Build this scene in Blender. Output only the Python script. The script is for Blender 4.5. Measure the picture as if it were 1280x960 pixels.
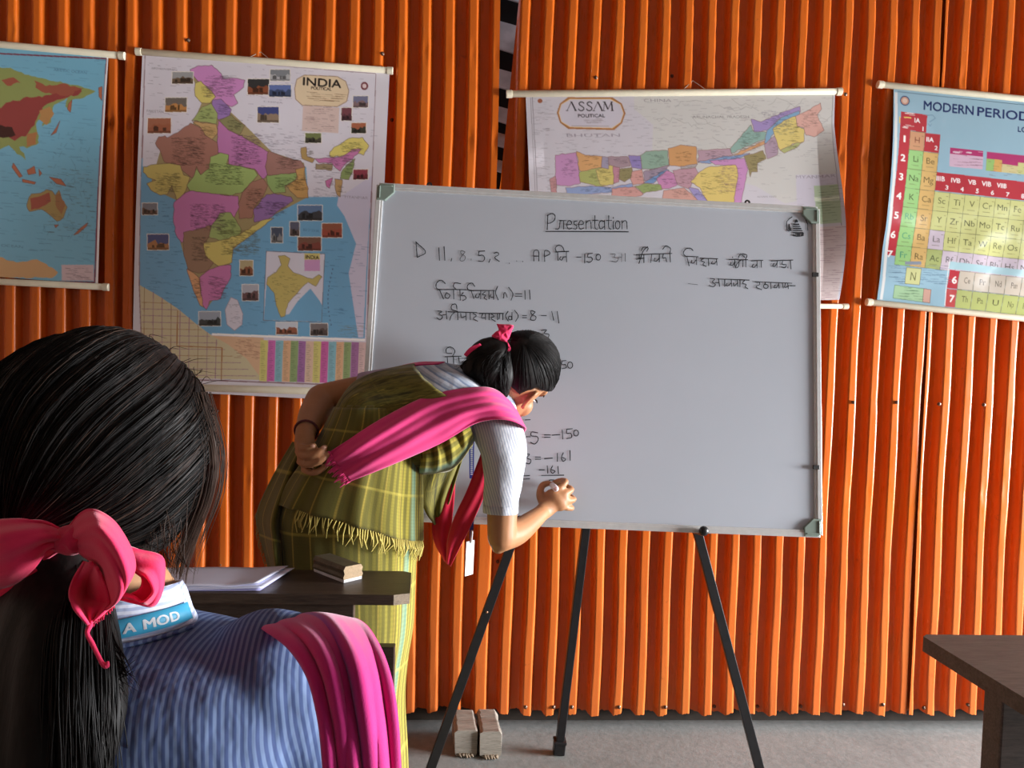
import bpy, bmesh, math, random
import numpy as np
from mathutils import Vector
random.seed(7)
rng = np.random.default_rng(7)
SC = bpy.context.scene
COL = SC.collection
for _o in list(bpy.data.objects):
    bpy.data.objects.remove(_o)

# ------------------------------------------------------------------ camera
F = 961.0
CAM = np.array([0.0, -2.62, 1.29])
_ya, _pi, RHO = math.radians(3.5), math.radians(2.3), 0.03
FW = np.array([math.sin(_ya) * math.cos(_pi), math.cos(_ya) * math.cos(_pi), -math.sin(_pi)])
_r0 = np.array([math.cos(_ya), -math.sin(_ya), 0.0])
_u0 = np.cross(_r0, FW)
RT = math.cos(RHO) * _r0 + math.sin(RHO) * _u0
UP = math.cos(RHO) * _u0 - math.sin(RHO) * _r0
cd = bpy.data.cameras.new('camera')
cd.sensor_width = 36.0
cd.lens = F / 1280.0 * 36.0
cd.clip_start = 0.02
cam = bpy.data.objects.new('camera', cd)
COL.objects.link(cam)
from mathutils import Matrix
cam.matrix_world = Matrix(((RT[0], UP[0], -FW[0], CAM[0]), (RT[1], UP[1], -FW[1], CAM[1]),
                           (RT[2], UP[2], -FW[2], CAM[2]), (0, 0, 0, 1)))
SC.camera = cam
SC.view_settings.view_transform = 'Standard'
SC.view_settings.look = 'None'
SC.view_settings.gamma = 1.0
SC.view_settings.exposure = 0.0
SC.view_settings.use_curve_mapping = False

# ------------------------------------------------------------------ light
w = bpy.data.worlds.new('daylight')
SC.world = w
w.use_nodes = True
bg = w.node_tree.nodes['Background']
bg.inputs[0].default_value = (0.72, 0.84, 1.0, 1)
bg.inputs[1].default_value = 0.6


def area(name, loc, target, sx, sy, power, colr):
    l = bpy.data.lights.new(name, 'AREA')
    l.shape = 'RECTANGLE'
    l.size, l.size_y = sx, sy
    l.energy = power
    l.color = colr
    o = bpy.data.objects.new(name, l)
    COL.objects.link(o)
    o.location = loc
    o.rotation_euler = (Vector(target) - Vector(loc)).to_track_quat('-Z', 'Y').to_euler()
    return o


area('window_daylight', (6.2, -1.45, 1.2), (0.0, -1.2, 1.0), 2.7, 1.7, 1720, (0.97, 0.985, 1.0))
area('glare_fill_lamp', (4.72, -3.79, 2.08), (0.9, -0.6, 1.2), 0.75, 0.5, 15, (0.85, 0.93, 1.0))  # added lamp: frontal fill and a sheen on the glossy chart


# ------------------------------------------------------------------ helpers
def ray(px, py):
    return FW + (px - 640) / F * RT - (py - 480) / F * UP


def W(px, py, d):
    return CAM + d * ray(px, py)


def onY(px, py, y):
    v = ray(px, py)
    return CAM + v * (y - CAM[1]) / v[1]


def onZ(px, py, z):
    v = ray(px, py)
    return CAM + v * (z - CAM[2]) / v[2]


def onPlane(px, py, p, n):
    v = ray(px, py)
    return CAM + v * np.dot(np.asarray(p) - CAM, n) / np.dot(v, n)


def nrm(v):
    v = np.asarray(v, float)
    return v / (np.linalg.norm(v) + 1e-12)


def cr(pts, n):
    """Catmull-Rom resample of a polyline to n points, even in chord length."""
    P = np.asarray(pts, float)
    if len(P) == 2:
        t = np.linspace(0, 1, n)[:, None]
        return P[0] * (1 - t) + P[1] * t
    P2 = np.vstack([2 * P[0] - P[1], P, 2 * P[-1] - P[-2]])
    out = []
    for i in range(1, len(P2) - 2):
        for t in np.linspace(0, 1, 16, endpoint=False):
            a, b, c, d = P2[i - 1], P2[i], P2[i + 1], P2[i + 2]
            out.append(0.5 * (2 * b + (c - a) * t + (2 * a - 5 * b + 4 * c - d) * t * t + (3 * b - a - 3 * c + d) * t ** 3))
    out.append(P[-1])
    out = np.array(out)
    L = np.concatenate([[0], np.cumsum(np.linalg.norm(np.diff(out, axis=0), axis=1))])
    t = np.linspace(0, L[-1], n)
    return np.stack([np.interp(t, L, out[:, k]) for k in range(out.shape[1])], 1)


def crp(pts, n):
    """like cr but even in the input parameter (keeps rows in step)"""
    P = np.asarray(pts, float)
    if len(P) == 2:
        return cr(P, n)
    P2 = np.vstack([2 * P[0] - P[1], P, 2 * P[-1] - P[-2]])
    out = []
    for u in np.linspace(0, len(P) - 1, n):
        i = min(int(u), len(P) - 2)
        t = u - i
        a, b, c, d = P2[i], P2[i + 1], P2[i + 2], P2[i + 3]
        out.append(0.5 * (2 * b + (c - a) * t + (2 * a - 5 * b + 4 * c - d) * t * t + (3 * b - a - 3 * c + d) * t ** 3))
    return np.array(out)


# ---- materials
def S(r, g, b):
    """sRGB 0-255 to linear"""
    def f(c):
        c /= 255.0
        return c / 12.92 if c <= 0.04045 else ((c + 0.055) / 1.055) ** 2.4
    return (f(r), f(g), f(b))


class NT:
    def __init__(s, name, rough=0.6, spec=0.4, metal=0.0):
        s.m = bpy.data.materials.new(name)
        s.m.use_nodes = True
        s.t = s.m.node_tree
        s.b = s.t.nodes['Principled BSDF']
        s.b.inputs['Roughness'].default_value = rough
        s.b.inputs['Specular IOR Level'].default_value = spec
        s.b.inputs['Metallic'].default_value = metal

    def n(s, typ, ins=None, **props):
        nd = s.t.nodes.new(typ)
        for k, v in props.items():
            setattr(nd, k, v)
        for k, v in (ins or {}).items():
            if isinstance(v, bpy.types.NodeSocket):
                s.t.links.new(v, nd.inputs[k])
            else:
                nd.inputs[k].default_value = v
        return nd

    def link(s, sock, name):
        s.t.links.new(sock, s.b.inputs[name])

    def math(s, op, a, b=0.0, c=0.0):
        return s.n('ShaderNodeMath', {0: a, 1: b, 2: c}, operation=op).outputs[0]

    def ramp(s, fac, stops, interp='LINEAR'):
        nd = s.n('ShaderNodeValToRGB', {0: fac})
        nd.color_ramp.interpolation = interp
        el = nd.color_ramp.elements
        while len(el) > 1:
            el.remove(el[-1])
        el[0].position = stops[0][0]
        el[0].color = tuple(stops[0][1]) + (1,)
        for p, c in stops[1:]:
            e = el.new(p)
            e.color = tuple(c) + (1,)
        return nd.outputs[0]

    def mix(s, fac, a, b, mode='MIX'):
        nd = s.n('ShaderNodeMix', data_type='RGBA', blend_type=mode)
        for i, v in ((0, fac), (6, a), (7, b)):
            if isinstance(v, bpy.types.NodeSocket):
                s.t.links.new(v, nd.inputs[i])
            elif i == 0:
                nd.inputs[0].default_value = v
            else:
                nd.inputs[i].default_value = tuple(v) + (1,) if len(v) == 3 else v
        return nd.outputs[2]

    def noise(s, scale, vec=None, detail=4.0, rough=0.55):
        ins = {'Scale': scale, 'Detail': detail, 'Roughness': rough}
        if vec is not None:
            ins['Vector'] = vec
        return s.n('ShaderNodeTexNoise', ins).outputs[0]

    def coord(s, which='Object', scale=(1, 1, 1), rot=(0, 0, 0)):
        c = s.n('ShaderNodeTexCoord').outputs[which]
        return s.n('ShaderNodeMapping', {0: c, 2: rot, 3: scale}).outputs[0]

    def bump(s, h, strength=0.3, dist=0.002):
        nd = s.n('ShaderNodeBump', {'Strength': strength, 'Distance': dist, 'Height': h})
        s.link(nd.outputs[0], 'Normal')


def plain(name, c, rough=0.6, var=0.12, scale=30.0, spec=0.4, metal=0.0, bump=0.0):
    k = NT(name, rough, spec, metal)
    nz = k.noise(scale, k.coord())
    lo = tuple(x * (1 - var) for x in c)
    hi = tuple(min(1, x * (1 + var)) for x in c)
    k.link(k.ramp(nz, [(0.3, lo), (0.7, hi)]), 'Base Color')
    if bump:
        k.bump(nz, bump)
    return k.m


# ---- object plumbing
def wloc(o):
    v = Vector((0, 0, 0))
    while o is not None:
        v += o.location
        o = o.parent
    return v


def tag(o, label=None, cat=None, group=None, kind=None):
    if label:
        o['label'] = label
    if cat:
        o['category'] = cat
    if group:
        o['group'] = group
    if kind:
        o['kind'] = kind
    return o


def thing(name, label, cat, loc, group=None):
    o = bpy.data.objects.new(name, None)
    o.empty_display_size = 0.05
    COL.objects.link(o)
    o.location = Vector([float(x) for x in loc])
    return tag(o, label, cat, group)


class MB:
    """collects shapes in world coordinates; build() links them as ONE mesh object"""
    def __init__(s):
        s.v, s.f, s.mi, s.uv = [], [], [], []

    def add(s, vs, fs, mi=0, uv=None):
        k = len(s.v)
        s.v.extend([tuple(map(float, p)) for p in vs])
        s.uv.extend([tuple(map(float, p)) for p in uv] if uv is not None else [(0.0, 0.0)] * len(vs))
        for f in fs:
            s.f.append([i + k for i in f])
            s.mi.append(mi)
        return s

    def box(s, c, a, b, d, mi=0):
        """centre and three half-axis vectors"""
        c, a, b, d = map(lambda q: np.asarray(q, float), (c, a, b, d))
        vs = [c + x * a + y * b + z * d for z in (-1, 1) for y in (-1, 1) for x in (-1, 1)]
        fs = [(0, 2, 3, 1), (4, 5, 7, 6), (0, 1, 5, 4), (2, 6, 7, 3), (0, 4, 6, 2), (1, 3, 7, 5)]
        if np.dot(np.cross(a, b), d) < 0:
            fs = [f[::-1] for f in fs]
        return s.add(vs, fs, mi)

    def abox(s, lo, hi, mi=0):
        lo, hi = np.asarray(lo, float), np.asarray(hi, float)
        h = (hi - lo) / 2
        return s.box((lo + hi) / 2, (h[0], 0, 0), (0, h[1], 0), (0, 0, h[2]), mi)

    def bar(s, p, q, wd, ht, up=(0, 0, 1), mi=0):
        p, q = np.asarray(p, float), np.asarray(q, float)
        t = nrm(q - p)
        sd = nrm(np.cross(t, up))
        u = np.cross(sd, t)
        return s.box((p + q) / 2, (q - p) / 2, sd * wd / 2, u * ht / 2, mi)

    def rings(s, R, cap=True, mi=0, closed=True, uvs=None):
        """R: list of equal-length point rings"""
        n = len(R[0])
        vs = [p for r in R for p in r]
        fs = []
        m = n if closed else n - 1
        for i in range(len(R) - 1):
            for j in range(m):
                fs.append((i * n + j, i * n + (j + 1) % n, (i + 1) * n + (j + 1) % n, (i + 1) * n + j))
        uv = uvs
        if cap and closed:
            a, b = len(vs), len(vs) + 1
            vs = vs + [np.mean(R[0], axis=0), np.mean(R[-1], axis=0)]
            fs += [(a, (j + 1) % n, j) for j in range(n)]
            o = (len(R) - 1) * n
            fs += [(b, o + j, o + (j + 1) % n) for j in range(n)]
            if uv is not None:
                uv = list(uv) + [uv[0], uv[-1]]
        return s.add(vs, fs, mi, uv)

    def tube(s, pts, rad, n=10, sub=0, mi=0, round_caps=True, flat=None):
        P = np.asarray(pts, float)
        r = np.full(len(P), rad, float) if np.isscalar(rad) else np.asarray(rad, float)
        if sub:
            Q = crp(np.hstack([P, r[:, None]]), sub)
            P, r = Q[:, :3], Q[:, 3]
        T = np.gradient(P, axis=0)
        T = np.array([nrm(t) for t in T])
        ref = np.array([0, 0, 1.0]) if abs(T[0][2]) < 0.9 else np.array([0, 1.0, 0])
        if flat is not None:
            ref = np.asarray(flat[0], float)
        u = nrm(np.cross(T[0], ref))
        R = []
        ang = np.linspace(0, 2 * math.pi, n, endpoint=False)

        def ring(c, t, u, rr):
            vv = np.cross(t, u)
            k = flat[1] if flat is not None else 1.0
            return [c + rr * (math.cos(a) * u + k * math.sin(a) * vv) for a in ang]
        frames = []
        for i in range(len(P)):
            u = nrm(u - np.dot(u, T[i]) * T[i])
            frames.append(u)
        if round_caps:
            for a in (80, 55, 28):
                a = math.radians(a)
                R.append(ring(P[0] - T[0] * r[0] * math.sin(a), T[0], frames[0], r[0] * math.cos(a)))
        for i in range(len(P)):
            R.append(ring(P[i], T[i], frames[i], r[i]))
        if round_caps:
            for a in (28, 55, 80):
                a = math.radians(a)
                R.append(ring(P[-1] + T[-1] * r[-1] * math.sin(a), T[-1], frames[-1], r[-1] * math.cos(a)))
        return s.rings(R, True, mi)

    def ell(s, c, a, b, d, n=20, m=14, mi=0):
        """ellipsoid, three half-axis vectors"""
        c, a, b, d = map(lambda q: np.asarray(q, float), (c, a, b, d))
        R = []
        for i in range(1, m):
            th = math.pi * i / m
            R.append([c + math.cos(th) * d * -1 + math.sin(th) * (math.cos(p) * a + math.sin(p) * b)
                      for p in np.linspace(0, 2 * math.pi, n, endpoint=False)])
        if np.dot(np.cross(a, b), d) < 0:
            R = [r[::-1] for r in R]
        return s.rings(R, True, mi)

    def grid(s, G, mi=0, uvscale=(1, 1)):
        """G[i][j] points"""
        G = np.asarray(G, float)
        a, b = G.shape[:2]
        fs = [(i * b + j, i * b + j + 1, (i + 1) * b + j + 1, (i + 1) * b + j) for i in range(a - 1) for j in range(b - 1)]
        uv = [(j / (b - 1) * uvscale[0], i / (a - 1) * uvscale[1]) for i in range(a) for j in range(b)]
        return s.add(G.reshape(-1, 3), fs, mi, uv)

    def build(s, name, mats, parent=None, smooth=False, bevel=0.0, solid=0.0, sub=0, offset=0.0, auto=None):
        me = bpy.data.meshes.new(name)
        off = np.array(wloc(parent)) if parent is not None else np.zeros(3)
        V = np.asarray(s.v, float) - off
        me.from_pydata(V.tolist(), [], s.f)
        if not isinstance(mats, (list, tuple)):
            mats = [mats]
        for m in mats:
            me.materials.append(m)
        me.polygons.foreach_set('material_index', s.mi)
        if smooth:
            me.polygons.foreach_set('use_smooth', [True] * len(me.polygons))
        ul = me.uv_layers.new(name='UVMap')
        li = np.zeros(len(me.loops), np.int32)
        me.loops.foreach_get('vertex_index', li)
        ul.data.foreach_set('uv', np.asarray(s.uv, np.float32)[li].ravel())
        me.update()
        o = bpy.data.objects.new(name, me)
        COL.objects.link(o)
        if parent is not None:
            o.parent = parent
        if bevel:
            md = o.modifiers.new('bevel', 'BEVEL')
            md.width = bevel
            md.segments = 2
            md.limit_method = 'ANGLE'
        if solid:
            md = o.modifiers.new('solid', 'SOLIDIFY')
            md.thickness = solid
            md.offset = offset
        if sub:
            md = o.modifiers.new('sub', 'SUBSURF')
            md.levels = md.render_levels = sub
        return o


def fuse(name, mb, mat, parent, voxel=0.004, smooth=6, fac=0.5, deform=None):
    """weld everything in mb into one continuous surface"""
    me = bpy.data.meshes.new('tmp')
    me.from_pydata(mb.v, [], mb.f)
    t = bpy.data.objects.new('tmp', me)
    COL.objects.link(t)
    r = t.modifiers.new('r', 'REMESH')
    r.mode = 'VOXEL'
    r.voxel_size = voxel
    if smooth:
        sm = t.modifiers.new('s', 'SMOOTH')
        sm.factor = fac
        sm.iterations = smooth
    dg = bpy.context.evaluated_depsgraph_get()
    dg.update()
    me2 = bpy.data.meshes.new_from_object(t.evaluated_get(dg))
    bpy.data.objects.remove(t)
    n = len(me2.vertices)
    co = np.zeros(n * 3)
    me2.vertices.foreach_get('co', co)
    co = co.reshape(-1, 3)
    if deform is not None:
        co = deform(co)
    co = co - (np.array(wloc(parent)) if parent is not None else 0)
    me2.vertices.foreach_set('co', co.ravel())
    me2.materials.clear()
    for m in (mat if isinstance(mat, (list, tuple)) else [mat]):
        me2.materials.append(m)
    me2.polygons.foreach_set('use_smooth', [True] * len(me2.polygons))
    me2.name = name
    me2.update()
    o = bpy.data.objects.new(name, me2)
    COL.objects.link(o)
    if parent is not None:
        o.parent = parent
    return o


_tc = {}


def text_tris(s, bold=0.0):
    """triangles (T,3,2) of a word in the built-in font, cap height about 0.7, starting at x=0"""
    k = (s, bold)
    if k not in _tc:
        c = bpy.data.curves.new('t', 'FONT')
        c.body = s
        c.offset = bold
        c.resolution_u = 4
        o = bpy.data.objects.new('t', c)
        COL.objects.link(o)
        dg = bpy.context.evaluated_depsgraph_get()
        dg.update()
        me = bpy.data.meshes.new_from_object(o.evaluated_get(dg))
        bpy.data.objects.remove(o)
        me.calc_loop_triangles()
        V = np.array([v.co[:2] for v in me.vertices]).reshape(-1, 2)
        T = np.array([t.vertices[:] for t in me.loop_triangles], int).reshape(-1, 3)
        tri = V[T] if len(T) else np.zeros((0, 3, 2))
        if len(tri):
            tri = tri - np.array([tri[:, :, 0].min(), 0])
        bpy.data.meshes.remove(me)
        _tc[k] = tri
    return _tc[k]


def text_on(mb, s, o, ex, ey, bold=0.0, lift=None, mi=0):
    """letters as flat mesh: origin o, ex = vector of full word width, ey = vector of cap height"""
    tri = text_tris(s, bold)
    wd = tri[:, :, 0].max()
    h = 0.727
    P = np.asarray(o)[None, None] + tri[:, :, :1] / wd * np.asarray(ex) + tri[:, :, 1:] / h * np.asarray(ey)
    if lift is not None:
        P = P + lift
    n = len(tri)
    mb.add(P.reshape(-1, 3), [(3 * i, 3 * i + 1, 3 * i + 2) for i in range(n)], mi)

# ------------------------------------------------------------------ the room
def wall_paint():
    k = NT('orange_paint', 0.3, 0.3)
    c = k.coord()
    n1 = k.noise(2.2, c, 5)
    n2 = k.noise(24, k.coord(scale=(3, 1, 0.35)), 6, 0.65)
    base = k.ramp(n1, [(0.3, (0.52, 0.098, 0.008)), (0.55, (0.62, 0.125, 0.01)), (0.75, (0.58, 0.145, 0.014))])
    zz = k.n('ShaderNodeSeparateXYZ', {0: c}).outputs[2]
    pale_low = k.ramp(k.math('ADD', k.math('MULTIPLY', zz, 1.0), k.math('MULTIPLY', n2, 0.5)),
                  [(0.3, (0.62, 0.62, 0.62)), (0.85, (0.25, 0.25, 0.25)), (1.0, (0, 0, 0))])  # paler, pinker mix, stronger towards the bottom of the sheets
    base = k.mix(k.math('MULTIPLY', pale_low, 0.35), base, (0.58, 0.19, 0.09))
    sc = k.ramp(k.noise(60, k.coord(scale=(2.5, 1, 0.5)), 3, 0.7), [(0.71, (0, 0, 0)), (0.75, (1, 1, 1))])
    base = k.mix(k.math('MULTIPLY', sc, 0.35), base, (0.7, 0.45, 0.3))
    rust = k.ramp(k.noise(16, c, 6, 0.7), [(0.66, (0, 0, 0)), (0.72, (1, 1, 1))])
    base = k.mix(k.math('MULTIPLY', rust, 0.5), base, (0.2, 0.05, 0.015))
    k.link(base, 'Base Color')
    k.link(k.ramp(n2, [(0.3, (0.22,) * 3), (0.7, (0.42,) * 3)]), 'Roughness')
    k.bump(n2, 0.25, 0.0015)
    return k.m


def concrete():
    k = NT('dusty_concrete', 0.75, 0.3)
    c = k.coord()
    a = k.noise(1.6, c, 6, 0.6)
    b = k.noise(38, c, 6, 0.7)
    col = k.ramp(a, [(0.3, (0.155, 0.168, 0.165)), (0.55, (0.225, 0.238, 0.23)), (0.75, (0.255, 0.258, 0.25))])
    col = k.mix(0.35, col, k.ramp(b, [(0.3, (0.1, 0.1, 0.1)), (0.7, (0.29, 0.285, 0.275))]))
    k.link(col, 'Base Color')
    k.bump(b, 0.35, 0.004)
    return k.m


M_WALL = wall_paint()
M_FLOOR = concrete()
M_TIN = plain('bare_tin', (0.25, 0.2, 0.17), 0.5, 0.2, 8)
M_SILL = plain('dark_sill_timber', (0.035, 0.026, 0.02), 0.8, 0.3, 20)
M_SCREW = plain('rusty_screw', (0.16, 0.1, 0.07), 0.45, 0.3, 200, metal=0.6)
M_GREY = plain('weathered_grey_board', (0.55, 0.56, 0.58), 0.6, 0.25, 14)
M_BLACK = plain('near_black_board', (0.01, 0.009, 0.009), 0.8, 0.2, 14)  # plain near-black, for the sheet behind the slats

fl = MB()
xs = np.linspace(-2.4, 4.6, 70)
ys = np.linspace(-5.6, 0.09, 56)
fl.grid([[(x, y, 0.0015 * math.sin(5 * x + 3 * y) * math.sin(4.2 * y - x) - 0.0015) for x in xs] for y in ys])
floor = tag(fl.build('floor', M_FLOOR, None, smooth=True), kind='structure')
sl = MB()
sl.abox((-2.4, 0.03, 0.0), (4.6, 0.1, 0.09))
tag(sl.build('trim_1', M_SILL, None), kind='structure')

PITCH, DEP = 0.0785, 0.036


def profile(x, ph):
    t = ((x - ph) / PITCH) % 1.0
    # ridge centre at 0.5 towards the room
    d = np.abs(t - 0.5)
    r = np.clip((d - 0.18) / 0.115, 0, 1)
    r = r * r * (3 - 2 * r)
    return -DEP * (1 - r)


wall = bpy.data.objects.new('wall_back', None)
COL.objects.link(wall)
tag(wall, kind='structure')
SCREWS = []


def sheet(x0f, x1f, z0, ph, yoff, seed, top=2.72):
    r = np.random.default_rng(seed)
    xa, xb = min(x0f(z) for z in (0, 1, 2, 2.7)), max(x1f(z) for z in (0, 1, 2, 2.7))
    nx = int((xb - xa) / 0.0046)
    zs = np.concatenate([np.linspace(z0, 0.2, 10), np.linspace(0.23, top, 90)])
    dents = [(r.uniform(xa, xb), r.uniform(0.1, 2.4), r.uniform(0.008, 0.025), r.uniform(-0.003, 0.004)) for _ in range(70)]
    # rows where the fixings squashed the ridges
    for zr, dd in ((1.995, 0.012), (2.27, 0.004), (0.85, 0.0035)):
        x = xa
        while x < xb:
            if r.random() < 0.75:
                k = math.floor((x - ph) / PITCH)
                dents.append((ph + (k + 0.5) * PITCH + r.uniform(-0.006, 0.006), zr + r.uniform(-0.008, 0.008), 0.012, dd * r.uniform(0.5, 1.6)))
            x += PITCH
    G = []
    wob = r.uniform(0, 6, 6)
    for z in zs:
        a, b = x0f(z), x1f(z)
        u = np.linspace(0, 1, nx)
        x = a + (b - a) * u
        # small sway of the ridges up the sheet
        sway = 0.0022 * np.sin(3.1 * z + wob[0] + 2 * x) + 0.0015 * np.sin(9 * z + wob[1] + 7 * x)
        y = profile(x + sway, ph) + 0.003 * math.sin(2.2 * z + wob[2]) + yoff
        edge = np.clip((0.012 - (z - z0)) / 0.012, 0, 1)
        for dx, dz, s, dd in dents:
            if abs(z - dz) < 3 * s:
                y = y + dd * np.exp(-((x - dx) ** 2 + (z - dz) ** 2) / (s * s))
        zz = np.full(nx, z)
        if z <= z0 + 1e-6:
            zz = z0 + 0.0035 * np.sin(x * 31 + wob[3]) + 0.003 * np.sin(x * 83 + wob[4]) + r.normal(0, 0.0012, nx)
        G.append(np.stack([x, y, zz], 1))
    mb = MB()
    mb.grid(np.array(G))
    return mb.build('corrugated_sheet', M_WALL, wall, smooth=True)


def dome(loc, r):
    mb = MB()
    loc = np.asarray(loc, float)
    mb.tube([loc + (0, 0.004, 0), loc + (0, -0.001, 0)], [r, r], 12, round_caps=False)
    mb.ell(loc + (0, -0.001, 0), (r * 0.55, 0, 0), (0, 0, r * 0.55), (0, -0.004, 0), 10, 8)
    return mb


seamA = onY(611, 500, 0)[0]
seamC = onY(1134, 760, 0)[0]
PH = onY(742 + 2, 800, 0)[0] - 0.5 * PITCH
x165 = onY(163, 60, 0)[0]


def bleft(z):
    # left edge of the sheet behind the whiteboard: pulled open towards the top
    return seamA + (np.interp(z, [1.6, 1.84, 2.5], [-.03, .016, .064]))


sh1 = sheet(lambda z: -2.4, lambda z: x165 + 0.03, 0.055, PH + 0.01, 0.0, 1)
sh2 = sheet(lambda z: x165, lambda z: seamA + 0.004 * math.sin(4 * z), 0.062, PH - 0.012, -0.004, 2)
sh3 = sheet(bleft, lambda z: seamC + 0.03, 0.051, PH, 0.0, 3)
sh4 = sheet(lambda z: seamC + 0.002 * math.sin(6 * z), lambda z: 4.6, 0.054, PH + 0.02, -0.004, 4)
for px, py, s_ in ((692, 884, sh3), (657, 884, sh3), (715, 884, sh3), (774, 884, sh3), (832, 884, sh3), (893, 883, sh3), (947, 883, sh3),
                   (1001, 883, sh3), (1054, 881, sh3), (1104, 881, sh3), (1155, 885, sh4), (1210, 881, sh4),
                   (1067, 503, sh3), (1121, 503, sh3), (1174, 505, sh4), (1230, 506, sh4), (622, 702, sh3), (490, 150, sh2), (235, 50, sh2), (478, 67, sh2),
                   (346, 42, sh2), (262, 838, sh2), (276, 706, sh2), (306, 618, sh2), (1057, 118, sh3), (840, 95, sh3), (745, 97, sh3)):
    p = onY(px, py, -0.004 - DEP)
    k = math.floor((p[0] - PH) / PITCH)
    t = ((p[0] - PH) / PITCH) % 1
    yy = float(profile(np.array([p[0]]), PH)[0])
    p = onY(px, py, yy - 0.003)
    dome(p, 0.0062).build('screw', M_SCREW, s_, smooth=True)

# side walls, rear wall and ceiling of the shed (out of frame; they shade and bounce the light)
def tag_struct(mb, name, m):
    return tag(mb.build(name, m, None), kind='structure')


mb = MB()
X1 = 4.6
YR = -5.6
for lo, hi in (((X1, YR, 0), (X1 + .04, -4.22, 2.75)), ((X1, -4.22, 0), (X1 + .04, -3.36, 1.78)), ((X1, -4.22, 2.38), (X1 + .04, -3.36, 2.75)), ((X1, -3.36, 0), (X1 + .04, -2.35, 2.75)),  # small high opening is cut for the added fill lamp
               ((X1, -2.35, 0), (X1 + .04, -.12, .32)), ((X1, -2.35, 1.62), (X1 + .04, -.12, 2.75)), ((X1, -.12, 0), (X1 + .04, .06, 2.75))):
    mb.abox(lo, hi)
tag_struct(mb, 'wall_right', plain('side_wall_paint', (0.3, 0.22, 0.18), 0.6, 0.15, 5))
mb = MB()
mb.abox((-2.44, YR, 0), (-2.4, 0.06, 2.75))
tag_struct(mb, 'wall_left', plain('left_wall_paint', (0.3, 0.2, 0.15), 0.6, 0.15, 5))
mb = MB()
mb.abox((-2.44, YR - .04, 0), (4.64, YR, 2.75))
tag_struct(mb, 'wall_rear', plain('rear_wall_paint', (0.25, 0.2, 0.17), 0.6, 0.15, 5))
mb = MB()
mb.abox((-2.44, YR - .04, 2.75), (4.64, 0.12, 2.78))
tag_struct(mb, 'ceiling', M_TIN)

# the slatted thing seen through the open seam
t = thing('slatted_panel', 'grey slatted panel outdoors glimpsed through the open seam between the orange sheets', 'panel', onY(630, 240, 0.42))
mb = MB()
mb.abox(onY(560, 320, 0.5) * (1, 0, 1) + (0, 0.5, 0), onY(720, -60, 0.5) * (1, 0, 1) + (0, 0.52, 0))
mb.build('backing_board', M_BLACK, t)
for y0, y1 in ((24, 58), (84, 106), (131, 149), (164, 180), (198, 212), (-40, -8)):
    a, b = onY(606, y0 - 3, 0.44), onY(660, y0 + 12, 0.44)
    c, d = onY(660, y1 + 14, 0.42), onY(606, y1 - 3, 0.42)
    mb = MB()
    n = np.array([0, 0.012, 0])
    mb.add([a, b, c, d, a + n, b + n, c + n, d + n], [(0, 3, 2, 1), (4, 5, 6, 7), (0, 1, 5, 4), (1, 2, 6, 5), (2, 3, 7, 6), (3, 0, 4, 7)])
    mb.build('slat', M_GREY, t)

# ------------------------------------------------------------------ wall charts
def chart_mat(name, rough):
    k = NT(name, rough, 0.5)
    a = k.n('ShaderNodeVertexColor', layer_name='print')
    k.link(a.outputs[0], 'Base Color')
    nz = k.noise(7, k.coord(), 3)
    k.bump(nz, 0.18, 0.01)
    return k.m


M_CHART = chart_mat('laminated_print', 0.32)
M_GLOSS = chart_mat('glossy_laminated_print', 0.16)
M_ROD = plain('cream_plastic_rod', S(222, 214, 190), 0.4, 0.06, 20)
M_STRING = plain('pale_string', (0.5, 0.42, 0.33), 0.8)


def ls(c):
    return np.array(S(*c))


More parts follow.
